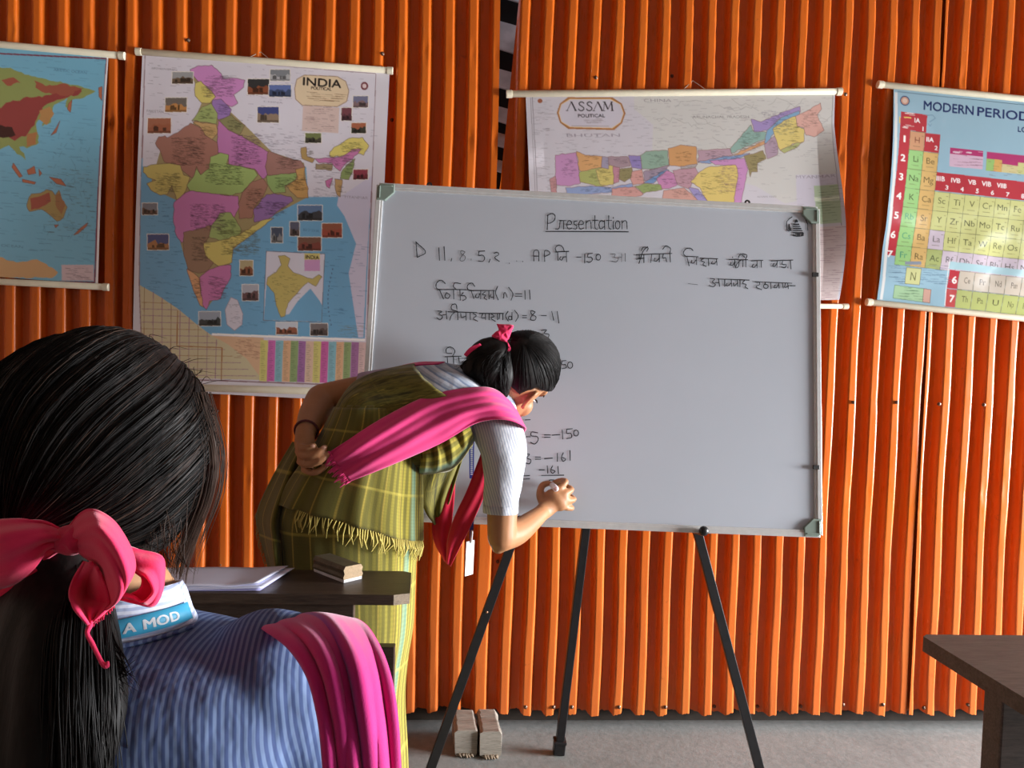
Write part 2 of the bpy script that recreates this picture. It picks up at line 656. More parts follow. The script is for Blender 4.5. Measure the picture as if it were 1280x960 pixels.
class Chart:
    """sheet hung on the wall plane; the print is rasterised onto its fine mesh as vertex colours"""
    def __init__(s, tl, tr, bl, yb=-0.044, res=0.002, base=(206, 200, 208)):
        s.yb = yb
        s.o = onY(*tl, yb)
        s.ex = onY(*tr, yb) - s.o
        s.ez = onY(*bl, yb) - s.o
        s.w, s.h = np.linalg.norm(s.ex), np.linalg.norm(s.ez)
        s.nx, s.ny = int(s.w / res) + 1, int(s.h / res) + 1
        s.img = np.zeros((s.ny, s.nx, 3)) + ls(base)
        A = np.stack([s.ex[[0, 2]], s.ez[[0, 2]]], 1)
        s.Ai = np.linalg.inv(A)
        s.map = lambda x, y: (x, y)
        s.tone = .95
        s.r = np.random.default_rng(5)

    def crop(s, x0, y0, sc):
        s.map = lambda x, y: (x0 + x / sc, y0 + y / sc)

    def st(s, x, y):
        p = onY(*s.map(x, y), s.yb) - s.o
        q = s.Ai @ p[[0, 2]]
        return np.array([q[0] * (s.nx - 1), q[1] * (s.ny - 1)])

    def fill(s, P, col, a=1.0):
        P = np.asarray(P)
        x0, y0 = np.maximum(np.floor(P.min(0)).astype(int), 0)
        x1, y1 = np.ceil(P.max(0)).astype(int) + 1
        x1, y1 = min(x1, s.nx), min(y1, s.ny)
        if x1 <= x0 or y1 <= y0:
            return
        cov = np.zeros((y1 - y0, x1 - x0))
        for ox, oy in ((-.25, -.25), (.25, -.25), (-.25, .25), (.25, .25)):
            X, Y = np.meshgrid(np.arange(x0, x1) + ox, np.arange(y0, y1) + oy)
            ins = np.zeros(X.shape, bool)
            for i in range(len(P)):
                (ax, ay), (bx, by) = P[i - 1], P[i]
                if ay == by:
                    continue
                c = ((ay > Y) != (by > Y)) & (X < (bx - ax) * (Y - ay) / (by - ay) + ax)
                ins ^= c
            cov += ins * 0.25
        cov = (cov * a)[..., None]
        s.img[y0:y1, x0:x1] = s.img[y0:y1, x0:x1] * (1 - cov) + ls(col) * cov

    def seg(s, p, q, wd, col, a=1.0):
        d = q - p
        L = np.linalg.norm(d)
        if L < 1e-6:
            return
        n = np.array([-d[1], d[0]]) / L * wd / 2
        s.fill([p + n, q + n, q - n, p - n], col, a)

    def poly(s, pts, col, line=None, lw=1.0, rough=0.0, a=1.0):
        P = np.array([s.st(*p) for p in pts])
        if rough:
            Q = []
            for i in range(len(P)):
                p, q = P[i - 1], P[i]
                m = max(1, int(np.linalg.norm(q - p) / 5))
                for k in range(m):
                    Q.append(p + (q - p) * k / m + (s.r.normal(0, rough, 2) if k else 0))
            P = np.array(Q)
        if col is not None:
            s.fill(P, col, a)
        if line is not None:
            for i in range(len(P)):
                s.seg(P[i - 1], P[i], lw, line, 0.8)
        return P

    def line(s, pts, col, wd=1.0, a=1.0):
        P = [s.st(*p) for p in pts]
        for p, q in zip(P[:-1], P[1:]):
            s.seg(p, q, wd, col, a)

    def rect(s, x0, y0, x1, y1, col, line=None, lw=1.0):
        s.poly([(x0, y0), (x1, y0), (x1, y1), (x0, y1)], col, line, lw)

    def text(s, t, x0, y1, x1, y0, col, bold=0.0, shear=0.0):
        """word between x0..x1, baseline y1, cap top y0 (crop coordinates), along the sheet's axes"""
        tri = text_tris(t, 0)
        a = s.st(x0, y1)
        wd = np.linalg.norm(s.st(x1, y1) - a)
        ht = np.linalg.norm(s.st(x0, y0) - a)
        W_ = tri[:, :, 0].max()
        k = bold * ht * 1.1
        for dx, dy in (((0, 0),) if k == 0 else ((-k, 0), (k, 0), (0, k), (0, -k))):
            for q in tri:
                P = np.stack([a[0] + dx + q[:, 0] / W_ * wd, a[1] + dy - q[:, 1] / 0.727 * ht], 1)
                s.fill(P, col)

    def ticks(s, x0, y0, x1, y1, n, col, ln=(8, 30), wd=0.9, a=0.6, rows=None):
        """scatter of tiny illegible map lettering"""
        for _ in range(n):
            x, y = s.r.uniform(x0, x1), s.r.uniform(y0, y1)
            if rows:
                y = y0 + round((y - y0) / rows) * rows
            l = s.r.uniform(*ln)
            p = s.st(x, y)
            q = s.st(x + l, y)
            q[1] = p[1] + s.r.normal(0, 0.3)
            s.seg(p, q, wd, col, a * s.r.uniform(0.5, 1))

    def photo(s, x0, y0, x1, y1, sky, land, seed=0):
        """small landscape picture: a sky, a ground and a plain block in the middle"""
        r = np.random.default_rng(seed + int(x0))
        s.rect(x0 - 3, y0 - 3, x1 + 3, y1 + 3, (225, 215, 200))
        s.rect(x0, y0, x1, y1, sky)
        h, wd = y1 - y0, x1 - x0
        xs = np.linspace(x0, x1, 9)
        s.poly([(x0, y1)] + [(x, y0 + h * (0.55 + r.uniform(-0.22, 0.12))) for x in xs] + [(x1, y1)], land)
        dk = tuple(int(c * 0.5) for c in land)
        for _ in range(5):
            cx = r.uniform(x0 + .1 * wd, x1 - .3 * wd)
            s.rect(cx, y0 + h * r.uniform(.5, .7), cx + wd * r.uniform(.08, .2), y1 - h * .08, dk)
        s.rect(x0, y1 - h * .14, x1, y1, tuple(int(c * 0.75) for c in land))

    def build(s, root, mat, curl):
        u = np.linspace(0, 1, s.nx)
        v = np.linspace(0, 1, s.ny)
        U, V = np.meshgrid(u, v)
        P = s.o + U[..., None] * s.ex + V[..., None] * s.ez
        D = curl(U, V)
        if isinstance(D, tuple):
            P = P + D[1][..., None] * nrm(s.ex)
            D = D[0]
        P[..., 1] += D
        off = np.array(wloc(root))
        P = (P - off).astype(np.float32)
        me = bpy.data.meshes.new('sheet')
        nv = s.nx * s.ny
        idx = np.arange(nv).reshape(s.ny, s.nx)
        q = np.stack([idx[:-1, :-1], idx[1:, :-1], idx[1:, 1:], idx[:-1, 1:]], -1).reshape(-1, 4)
        me.vertices.add(nv)
        me.vertices.foreach_set('co', P.reshape(-1))
        me.loops.add(q.size)
        me.loops.foreach_set('vertex_index', q.ravel().astype(np.int32))
        me.polygons.add(len(q))
        me.polygons.foreach_set('loop_start', np.arange(0, q.size, 4, dtype=np.int32))
        me.polygons.foreach_set('use_smooth', np.ones(len(q), bool))
        me.update(calc_edges=True)
        me.validate()
        ca = me.color_attributes.new('print', 'FLOAT_COLOR', 'POINT')
        rgba = np.ones((nv, 4), np.float32)
        im = s.img.reshape(-1, 3)
        lum = im @ np.array([.3, .59, .11])
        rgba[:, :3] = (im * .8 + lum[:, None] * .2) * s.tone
        ca.data.foreach_set('color', rgba.ravel())
        me.materials.append(mat)
        o = bpy.data.objects.new('printed_sheet', me)
        COL.objects.link(o)
        o.parent = root
        return o


def rod(root, p, q, r, name, caps=True):
    mb = MB()
    p, q = np.asarray(p), np.asarray(q)
    mb.tube([p, q], r, 14, round_caps=False)
    o = mb.build(name, M_ROD, root, smooth=False, bevel=0.0015)
    o.data.polygons.foreach_set('use_smooth', [True] * len(o.data.polygons))
    if caps:
        d = nrm(q - p)
        for e, sg in ((p, -1), (q, 1)):
            m2 = MB()
            m2.tube([e - sg * d * 0.016, e + sg * d * 0.003], r * 1.18, 14, round_caps=False)
            m2.build('end_cap', M_ROD, o, bevel=0.001)
    return o


def hanger(root, a, apex, b):
    mb = MB()
    mb.tube([a, apex, b], 0.0012, 6)
    return mb.build('hanging_string', M_STRING, root)


# ---- India
c = Chart((178, 67), (487, 91), (165, 487))
c.tone = 1.18  # print brightened to make up for weaker light on the left
c.crop(160, 50, 3.765)
PAPER = (206, 200, 210)
SEA = (96, 165, 205)
# paper edge and frame
c.o  # sheet corners are in px, print in crop coordinates
c.poly([(82, 72), (1165, 160), (1120, 1628), (72, 1590), (60, 1150)], (203, 196, 208), (120, 50, 60), 2.2)
c.poly([(70, 560), (1060, 560), (1142, 800), (1115, 1405), (390, 1385), (62, 1160)], SEA)
c.poly([(1000, 690), (1150, 640), (1128, 1000), (1108, 1400), (1085, 1400), (1040, 1100), (1075, 960), (1020, 830), (985, 780)], (196, 190, 212))
c.poly([(82, 72), (640, 110), (700, 160), (700, 540), (560, 470), (500, 300), (440, 150), (330, 120), (290, 140), (350, 330), (300, 400), (160, 460), (135, 500), (180, 590), (76, 600)], PAPER)
c.poly([(560, 110), (1165, 160), (1150, 640), (1000, 740), (850, 740), (840, 600), (660, 520), (540, 440), (490, 300)], PAPER)
c.ticks(90, 90, 290, 560, 90, (120, 110, 125))
c.ticks(560, 120, 1150, 540, 150, (130, 120, 140))
c.ticks(560, 440, 830, 560, 110, (120, 110, 130), (10, 40))
c.ticks(90, 760, 260, 1300, 120, (50, 100, 150), (12, 45))
c.ticks(480, 950, 1100, 1360, 200, (50, 100, 150), (12, 45))
c.ticks(860, 600, 1000, 740, 70, (120, 110, 130))
OUT = (110, 70, 60)
IND = [
    ([(293, 140), (330, 122), (395, 118), (440, 160), (450, 185), (500, 180), (552, 190), (545, 225), (500, 260), (520, 300), (490, 318), (440, 300), (400, 285), (385, 250), (355, 210), (325, 190), (300, 160)], (202, 125, 190)),
    ([(318, 205), (345, 195), (385, 235), (415, 270), (390, 300), (350, 300), (318, 265)], (208, 190, 70)),
    ([(400, 285), (440, 280), (490, 330), (480, 365), (430, 380), (395, 330)], (152, 112, 180)),
    ([(440, 380), (490, 355), (520, 385), (555, 405), (530, 450), (480, 430), (440, 410)], (135, 130, 75)),
    ([(350, 320), (395, 300), (425, 350), (420, 400), (360, 390), (305, 385), (330, 350)], (152, 168, 82)),
    ([(310, 390), (420, 400), (430, 440), (400, 475), (365, 450), (350, 420)], (190, 150, 80)),
    ([(300, 395), (350, 420), (370, 455), (405, 475), (430, 490), (430, 545), (395, 560), (390, 610), (350, 640), (330, 600), (320, 660), (290, 640), (235, 590), (180, 580), (155, 520), (135, 490), (150, 460), (180, 455), (190, 465), (240, 440)], (166, 108, 88)),
    ([(430, 380), (480, 430), (540, 455), (640, 515), (680, 540), (650, 600), (660, 640), (640, 660), (600, 610), (540, 600), (480, 590), (480, 550), (430, 535), (425, 480)], (188, 108, 168)),
    ([(665, 525), (740, 555), (815, 570), (835, 600), (800, 625), (740, 635), (660, 640), (650, 600)], (162, 112, 98)),
    ([(80, 600), (130, 590), (200, 585), (255, 595), (270, 640), (300, 650), (285, 700), (265, 740), (240, 765), (225, 720), (215, 690), (195, 730), (160, 735), (115, 710), (95, 680), (140, 665), (100, 650), (78, 625)], (196, 176, 68)),
    ([(330, 610), (350, 640), (390, 610), (395, 555), (440, 535), (480, 545), (470, 590), (540, 600), (600, 615), (615, 640), (590, 670), (545, 720), (500, 735), (420, 730), (350, 725), (300, 715), (285, 690), (320, 640)], (152, 178, 82)),
    ([(655, 640), (740, 632), (800, 625), (790, 660), (740, 690), (745, 720), (690, 725), (660, 680)], (138, 168, 82)),
    ([(790, 610), (835, 600), (830, 650), (850, 700), (850, 745), (800, 745), (745, 690), (800, 655)], (196, 146, 62)),
    ([(815, 510), (840, 505), (845, 550), (880, 560), (870, 580), (820, 560)], (175, 140, 66)),
    ([(590, 670), (640, 655), (660, 690), (640, 740), (600, 790), (590, 840), (530, 845), (525, 780), (545, 720)], (166, 112, 88)),
    ([(655, 730), (690, 725), (770, 740), (780, 760), (720, 800), (660, 850), (600, 862), (595, 800)], (148, 104, 166)),
    ([(225, 770), (265, 735), (300, 715), (420, 730), (525, 740), (530, 790), (500, 850), (430, 860), (400, 880), (340, 900), (290, 930), (262, 960), (235, 920), (222, 850)], (200, 110, 172)),
    ([(440, 820), (490, 815), (515, 850), (540, 900), (520, 950), (450, 950), (385, 930), (400, 880)], (152, 172, 82)),
    ([(640, 850), (690, 840), (640, 880), (560, 940), (500, 980), (495, 1050), (440, 1070), (400, 1050), (360, 1000), (365, 960), (450, 945), (530, 920)], (206, 186, 70)),
    ([(270, 910), (330, 895), (400, 875), (390, 930), (365, 960), (370, 1020), (410, 1050), (380, 1090), (340, 1100), (290, 1080), (270, 1000)], (152, 114, 84)),
    ([(345, 1120), (380, 1090), (440, 1065), (492, 1062), (490, 1120), (455, 1180), (440, 1220), (390, 1230), (375, 1270), (355, 1250)], (202, 108, 168)),
    ([(285, 1080), (320, 1100), (345, 1125), (350, 1200), (365, 1260), (345, 1250), (315, 1180), (300, 1130)], (216, 152, 92)),
    ([(950, 530), (985, 500), (1040, 465), (1105, 460), (1135, 500), (1110, 545), (1060, 530), (1000, 550), (950, 550)], (214, 196, 72)),
    ([(880, 560), (960, 555), (1010, 550), (1060, 515), (1100, 515), (1060, 560), (1020, 590), (1000, 620), (975, 600), (960, 580), (900, 580)], (200, 112, 170)),
    ([(885, 585), (965, 585), (960, 615), (885, 610)], (152, 132, 92)),
    ([(1030, 590), (1070, 560), (1060, 620), (1040, 660), (1000, 655), (1005, 625)], (132, 152, 78)),
    ([(930, 665), (965, 650), (950, 700), (935, 690)], (200, 100, 160)), ([(975, 655), (1010, 660), (1000, 740), (985, 730), (975, 690)], (190, 148, 80))]
c.poly([(300, 160), (395, 130), (440, 300), (560, 410), (680, 530), (830, 580), (850, 740), (700, 820), (600, 900), (490, 1000), (485, 1120), (380, 1260), (290, 1080), (240, 900), (240, 760), (110, 700), (160, 520), (310, 400), (350, 300)], (160, 140, 84))
for P, col in IND:
    c.poly(P, col, OUT, 1.0, 0.5)
for P, col in IND:
    Q = np.array(P)
    lo, hi = Q.min(0), Q.max(0)
    m = lo * 0.75 + hi * 0.25, lo * 0.25 + hi * 0.75
    n = int((hi[0] - lo[0]) * (hi[1] - lo[1]) / 230)
    c.ticks(m[0][0], m[0][1], m[1][0], m[1][1], n, tuple(int(x * 0.45) for x in col), (8, 28), 0.8, 0.6)
c.poly([(490, 1212), (520, 1225), (545, 1290), (540, 1340), (505, 1368), (470, 1340), (462, 1270)], (202, 196, 208), (150, 130, 150))
c.ticks(475, 1240, 530, 1340, 20, (90, 90, 110), (8, 20))
# tables under the map
c.poly([(62, 1155), (150, 1205), (240, 1265), (330, 1340), (400, 1392), (640, 1402), (620, 1600), (74, 1585)], (196, 182, 138))
c.poly([(400, 1392), (640, 1402), (640, 1610), (560, 1500), (470, 1430)], (212, 168, 124))
for k in range(9):
    x = 76 + k * 42
    yt = np.interp(x, [62, 150, 240, 330, 400, 620], [1155, 1205, 1265, 1340, 1400, 1590])
    c.line([(x + 8, yt), (x, 1586 + k)], (150, 90, 130) if k % 3 else (150, 100, 50), 1.2, 0.8)
for k in range(12):
    y = 1235 + k * 31
    xr = np.interp(y, [1155, 1205, 1265, 1340, 1400, 1590], [62, 150, 240, 330, 400, 620])
    c.line([(70, y), (xr, y + 5)], (150, 90, 130) if k % 4 else (160, 105, 45), 1.1, 0.75)
c.line([(240, 1275), (234, 1440), (446, 1448), (440, 1600)], (165, 105, 40), 1.6)
COLS = [(205, 195, 90), (205, 90, 170), (120, 178, 190), (215, 165, 115), (135, 160, 95), (160, 100, 160), (215, 180, 150), (205, 195, 90), (205, 85, 160), (120, 178, 190), (215, 165, 115), (135, 160, 95), (160, 100, 150), (205, 170, 165)]
for k, col in enumerate(COLS):
    a, b = 620 + k * 35.6, 620 + (k + 1) * 35.6
    c.poly([(a + 6, 1412 + k * .8), (b + 6, 1413 + k * .8), (b - 2, 1606 + k), (a - 2, 1605 + k)], col)
    for r_ in range(22):
        y = 1424 + r_ * 8.2 + k
        c.line([(a + 6, y), (a + 14 + c.r.uniform(4, 16), y + .5)], tuple(int(x * .5) for x in col), 0.8, 0.6)
c.ticks(500, 1410, 610, 1500, 60, (150, 80, 60), (10, 30), 0.9, 0.7, 7)
c.line([(400, 1385), (1116, 1412)], (235, 230, 225), 3.5)
c.ticks(985, 1345, 1100, 1395, 30, (120, 110, 70), (20, 60), .8, .6, 8)
# cartouche and key
c.poly([(985, 315), (1030, 290), (1040, 240), (1025, 195), (985, 172), (830, 165), (795, 185), (785, 230), (790, 280), (820, 308)], (216, 190, 148), (150, 105, 70), 1.4)
c.text('INDIA', 824, 213, 1003, 174, (28, 20, 22), 0.035)
c.text('POLITICAL', 862, 232, 958, 217, (70, 50, 40), 0.01)
c.ticks(840, 245, 985, 285, 30, (140, 100, 60), (20, 60), .9, .8, 10)
c.poly([(825, 310), (995, 320), (990, 440), (820, 430)], (206, 178, 168))
c.ticks(830, 318, 960, 425, 46, (130, 90, 90), (10, 40), .8, .7, 9)
c.poly([(1113 + 18 * math.cos(a), 217 + 20 * math.sin(a)) for a in np.linspace(0, 6.28, 14)], (120, 40, 50))
c.poly([(1113 + 10 * math.cos(a), 217 + 11 * math.sin(a)) for a in np.linspace(0, 6.28, 12)], (215, 190, 190))
PH_ = [(210, 152, 308, 207, (150, 150, 150), (110, 85, 60)), (180, 275, 280, 342, (110, 100, 90), (190, 125, 40)), (98, 372, 207, 442, (165, 95, 60), (160, 85, 45)), (565, 185, 665, 258, (50, 50, 50), (140, 70, 30)),
       (670, 140, 762, 192, (120, 125, 130), (170, 170, 172)), (665, 212, 768, 268, (90, 110, 170), (60, 75, 110)), (612, 317, 711, 390, (60, 70, 130), (140, 115, 90)), (1060, 265, 1130, 318, (110, 110, 140), (130, 100, 100)),
       (1005, 320, 1053, 380, (120, 60, 70), (90, 50, 60)), (1052, 392, 1120, 440, (170, 90, 50), (60, 60, 50)), (836, 440, 910, 485, (110, 120, 60), (70, 65, 50)), (1062, 612, 1130, 658, (150, 50, 70), (120, 40, 50)),
       (75, 772, 146, 825, (120, 120, 130), (110, 75, 55)), (802, 780, 915, 850, (90, 120, 160), (60, 60, 65)), (100, 918, 200, 990, (70, 80, 130), (170, 110, 45)), (678, 885, 730, 955, (70, 80, 100), (130, 130, 130)),
       (765, 858, 808, 923, (90, 90, 110), (100, 80, 75)), (915, 865, 1008, 930, (150, 80, 50), (160, 65, 40)), (802, 930, 910, 992, (120, 80, 60), (130, 60, 45)), (533, 1040, 592, 1110, (180, 160, 110), (140, 80, 45)),
       (543, 1153, 617, 1227, (170, 170, 180), (110, 75, 75)), (340, 1280, 440, 1345, (150, 160, 175), (60, 65, 65)), (700, 1330, 797, 1385, (190, 195, 205), (150, 85, 55)), (860, 1335, 940, 1390, (120, 110, 110), (90, 75, 70))]
for q in PH_:
    c.photo(*q)
# inset
c.poly([(655, 995), (928, 1008), (912, 1328), (640, 1320)], (204, 200, 212), (90, 90, 110), 1.2)
c.poly([(655, 1150), (700, 1180), (720, 1300), (760, 1290), (800, 1230), (860, 1170), (905, 1230), (915, 1250), (911, 1326), (642, 1318)], SEA)
c.poly([(710, 1018), (740, 1015), (765, 1030), (755, 1065), (780, 1095), (845, 1120), (870, 1125), (900, 1105), (915, 1115), (885, 1160), (850, 1140), (820, 1165), (780, 1210), (755, 1240), (740, 1300), (722, 1305), (700, 1250), (690, 1190), (655, 1150), (660, 1120), (700, 1095), (725, 1060)], (190, 170, 72), (120, 100, 60), 1, .4)
c.ticks(680, 1090, 800, 1230, 60, (100, 90, 40), (6, 20))
c.rect(832, 1005, 905, 1035, (200, 185, 90))
c.rect(832, 1035, 905, 1088, (200, 140, 190))
c.text('INDIA', 838, 1030, 900, 1012, (60, 40, 30), .02)
for k in range(14):
    a = 0.9 * k / 13
    c.line([(965 - 22 * math.sin(a * 3.1), 1075 + 20 * k), (964 - 22 * math.sin(a * 3.1), 1084 + 20 * k)], (70, 80, 130), 1.6, .8)
c.text('BAY OF BENGAL', 828, 900, 902, 888, (60, 110, 160), 0)
c.text('CHINA', 640, 295, 730, 286, (140, 130, 150), 0)
c.text('MYANMAR', 1022, 745, 1130, 732, (140, 130, 150), 0)
c.text('PAKISTAN', 92, 342, 172, 330, (120, 110, 120), 0)
c.text('AFGHANISTAN', 110, 138, 230, 128, (130, 120, 130), 0)
root = thing('wall_chart', 'large political map of India, white-bordered chart hung left of the whiteboard', 'map', c.o + c.ez + (0, 0, 0), 'wall charts on the corrugated wall')
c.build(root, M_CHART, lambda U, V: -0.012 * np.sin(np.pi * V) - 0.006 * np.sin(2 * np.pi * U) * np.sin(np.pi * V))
r_ = 0.0105
rod(root, onY(171, 64.5, -0.044), onY(490, 88.5, -0.044), r_, 'top_rod')
rod(root, onY(163, 482, -0.044), onY(463, 491, -0.044), 0.012, 'bottom_rod')
hanger(root, onY(311, 72, -0.046), onY(326, 65, -0.034), onY(338, 75, -0.046))

# ---- world
c = Chart((-150, 45), (135.5, 72), (-160, 334), base=(88, 160, 190))
c.tone = 1.4  # print colours raised further, since less light reaches this end
c.crop(0, 30, 2.743)
c.rect(-600, -60, 380, 900, (92, 164, 192))
c.ticks(-300, 120, 340, 820, 420, (55, 110, 150), (10, 50))
for _ in range(60):
    x, y = c.r.uniform(150, 330), c.r.uniform(330, 760)
    c.line([(x, y), (x + c.r.uniform(-12, 12), y + c.r.uniform(8, 22))], (55, 100, 140), .8, .5)
GRN, RED, DRK = (128, 140, 62), (140, 48, 44), (58, 26, 22)
c.poly([(-420, 130), (-200, 140), (0, 150), (40, 152), (110, 180), (160, 190), (230, 205), (280, 215), (330, 232), (290, 255), (250, 262), (245, 305), (228, 285), (235, 255), (190, 280), (180, 340), (150, 355), (165, 300), (130, 345), (140, 410), (100, 430), (75, 425), (95, 470), (60, 440), (40, 420), (10, 435), (0, 450), (-60, 420), (-100, 470), (-160, 400), (-240, 400), (-330, 330), (-420, 330)], GRN, None, 1, .8)
c.poly([(0, 290), (50, 265), (110, 255), (170, 245), (230, 220), (290, 220), (255, 250), (200, 262), (150, 290), (125, 350), (95, 390), (60, 405), (30, 385), (0, 395), (-120, 380), (-120, 300)], RED, None, 1, 1.5)
c.poly([(120, 195), (160, 215), (220, 205), (280, 225), (230, 250), (160, 240), (125, 220)], (150, 70, 45), None, 1, 1)
c.poly([(10, 195), (50, 185), (75, 205), (30, 215)], (150, 70, 45), None, 1, 1)
c.poly([(0, 350), (50, 358), (62, 385), (20, 395), (-60, 385), (-60, 350)], DRK, None, 1, 1)
c.poly([(140, 300), (175, 285), (190, 310), (165, 350), (140, 330)], (170, 120, 50), None, 1, .8)
c.poly([(100, 380), (135, 375), (130, 415), (100, 425)], (165, 105, 45), None, 1, .8)
for P in ([(200, 355), (210, 335), (198, 375), (180, 385)], [(238, 275), (250, 262), (245, 305), (235, 295)], [(340, 220), (352, 215), (352, 265), (342, 250)], [(100, 505), (125, 490), (130, 515), (105, 520)], [(55, 480), (85, 525), (75, 530), (50, 495)], [(85, 535), (130, 545), (125, 552), (85, 545)],
          [(175, 527), (215, 535), (232, 558), (200, 550)], [(140, 500), (150, 515), (142, 525)], [(255, 725), (280, 700), (305, 682), (300, 695), (270, 720)], [(190, 690), (205, 690), (195, 700)]):
    c.poly(P, (170, 90, 50), (110, 60, 50), 1)
c.poly([(102, 610), (115, 585), (145, 582), (165, 570), (185, 575), (195, 590), (208, 572), (215, 600), (235, 630), (222, 665), (200, 678), (180, 660), (150, 638), (108, 645), (98, 625)], (150, 125, 55), (110, 70, 50), 1, .6)
c.poly([(110, 600), (150, 590), (175, 580), (180, 610), (150, 628), (112, 640)], (150, 65, 45), None, 1, .8)
c.poly([(195, 590), (212, 580), (228, 625), (215, 655), (195, 620)], (145, 95, 45), None, 1, .8)
c.poly([(-600, 812), (0, 800), (60, 818), (130, 808), (180, 835), (200, 852), (180, 870), (-600, 870)], (190, 145, 85), None, 1, .8)
c.rect(212, 826, 322, 880, (188, 165, 170))
c.ticks(222, 832, 300, 876, 36, (110, 80, 90), (8, 30), .8, .7, 6)
c.ticks(150, 490, 320, 720, 90, (70, 60, 60), (8, 24))
c.text('ARCTIC OCEAN', 185, 162, 298, 152, (60, 110, 150))
c.text('OCEAN', 8, 764, 82, 754, (60, 110, 150))
P = [(-520, 78), (366, 119), (325, 886), (-520, 872)]
c.line([P[0], P[1], P[2], P[3]], (120, 30, 60), 2.4)
for q0, q1, wd in (((369, 116), (340, 890), 3.0),):
    c.poly([(367, 90), (420, 90), (380, 930), (326, 930)], (212, 206, 207))
root = thing('wall_chart', 'world map with blue oceans and red Asia, cut by the left edge of the photo', 'map', c.o + c.ez, 'wall charts on the corrugated wall')
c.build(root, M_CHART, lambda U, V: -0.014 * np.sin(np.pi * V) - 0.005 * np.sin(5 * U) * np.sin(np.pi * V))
rod(root, onY(-160, 41, -0.044), onY(155, 70, -0.044), 0.0108, 'top_rod')
rod(root, onY(-178, 343, -0.044), onY(135, 359, -0.044), 0.0105, 'bottom_rod')

# ---- Assam map
c = Chart((657, 117), (1044, 116), (667, 382))
c.tone = .86
c.crop(620, 90, 2.7826)
c.rect(-50, -50, 1300, 900, (205, 198, 206))
c.poly([(480, 75), (1175, 75), (1175, 420), (1000, 460), (900, 400), (540, 290), (545, 185), (480, 130)], (206, 202, 196))
c.rect(1040, 360, 1190, 470, (204, 196, 210))
c.ticks(120, 90, 1160, 300, 420, (140, 130, 140), (8, 30), .8, .55)
c.ticks(110, 240, 1170, 800, 300, (140, 130, 140), (8, 30), .8, .5)
for _ in range(16):
    x, y = c.r.uniform(500, 1100), c.r.uniform(90, 240)
    pts = [(x, y)]
    for k in range(6):
        x += c.r.uniform(5, 26)
        y += c.r.uniform(-16, 16)
        pts.append((x, y))
    c.line(pts, (150, 145, 140), .8, .6)
c.line([(128, 84), (1172, 80)], (130, 120, 125), 1.0)
c.line([(126, 80), (158, 740)], (130, 120, 125), 1.0)
c.line([(120, 90), (150, 740)], (150, 140, 145), 1.0)
c.line([(1172, 80), (1180, 800)], (130, 120, 125), 1.0)
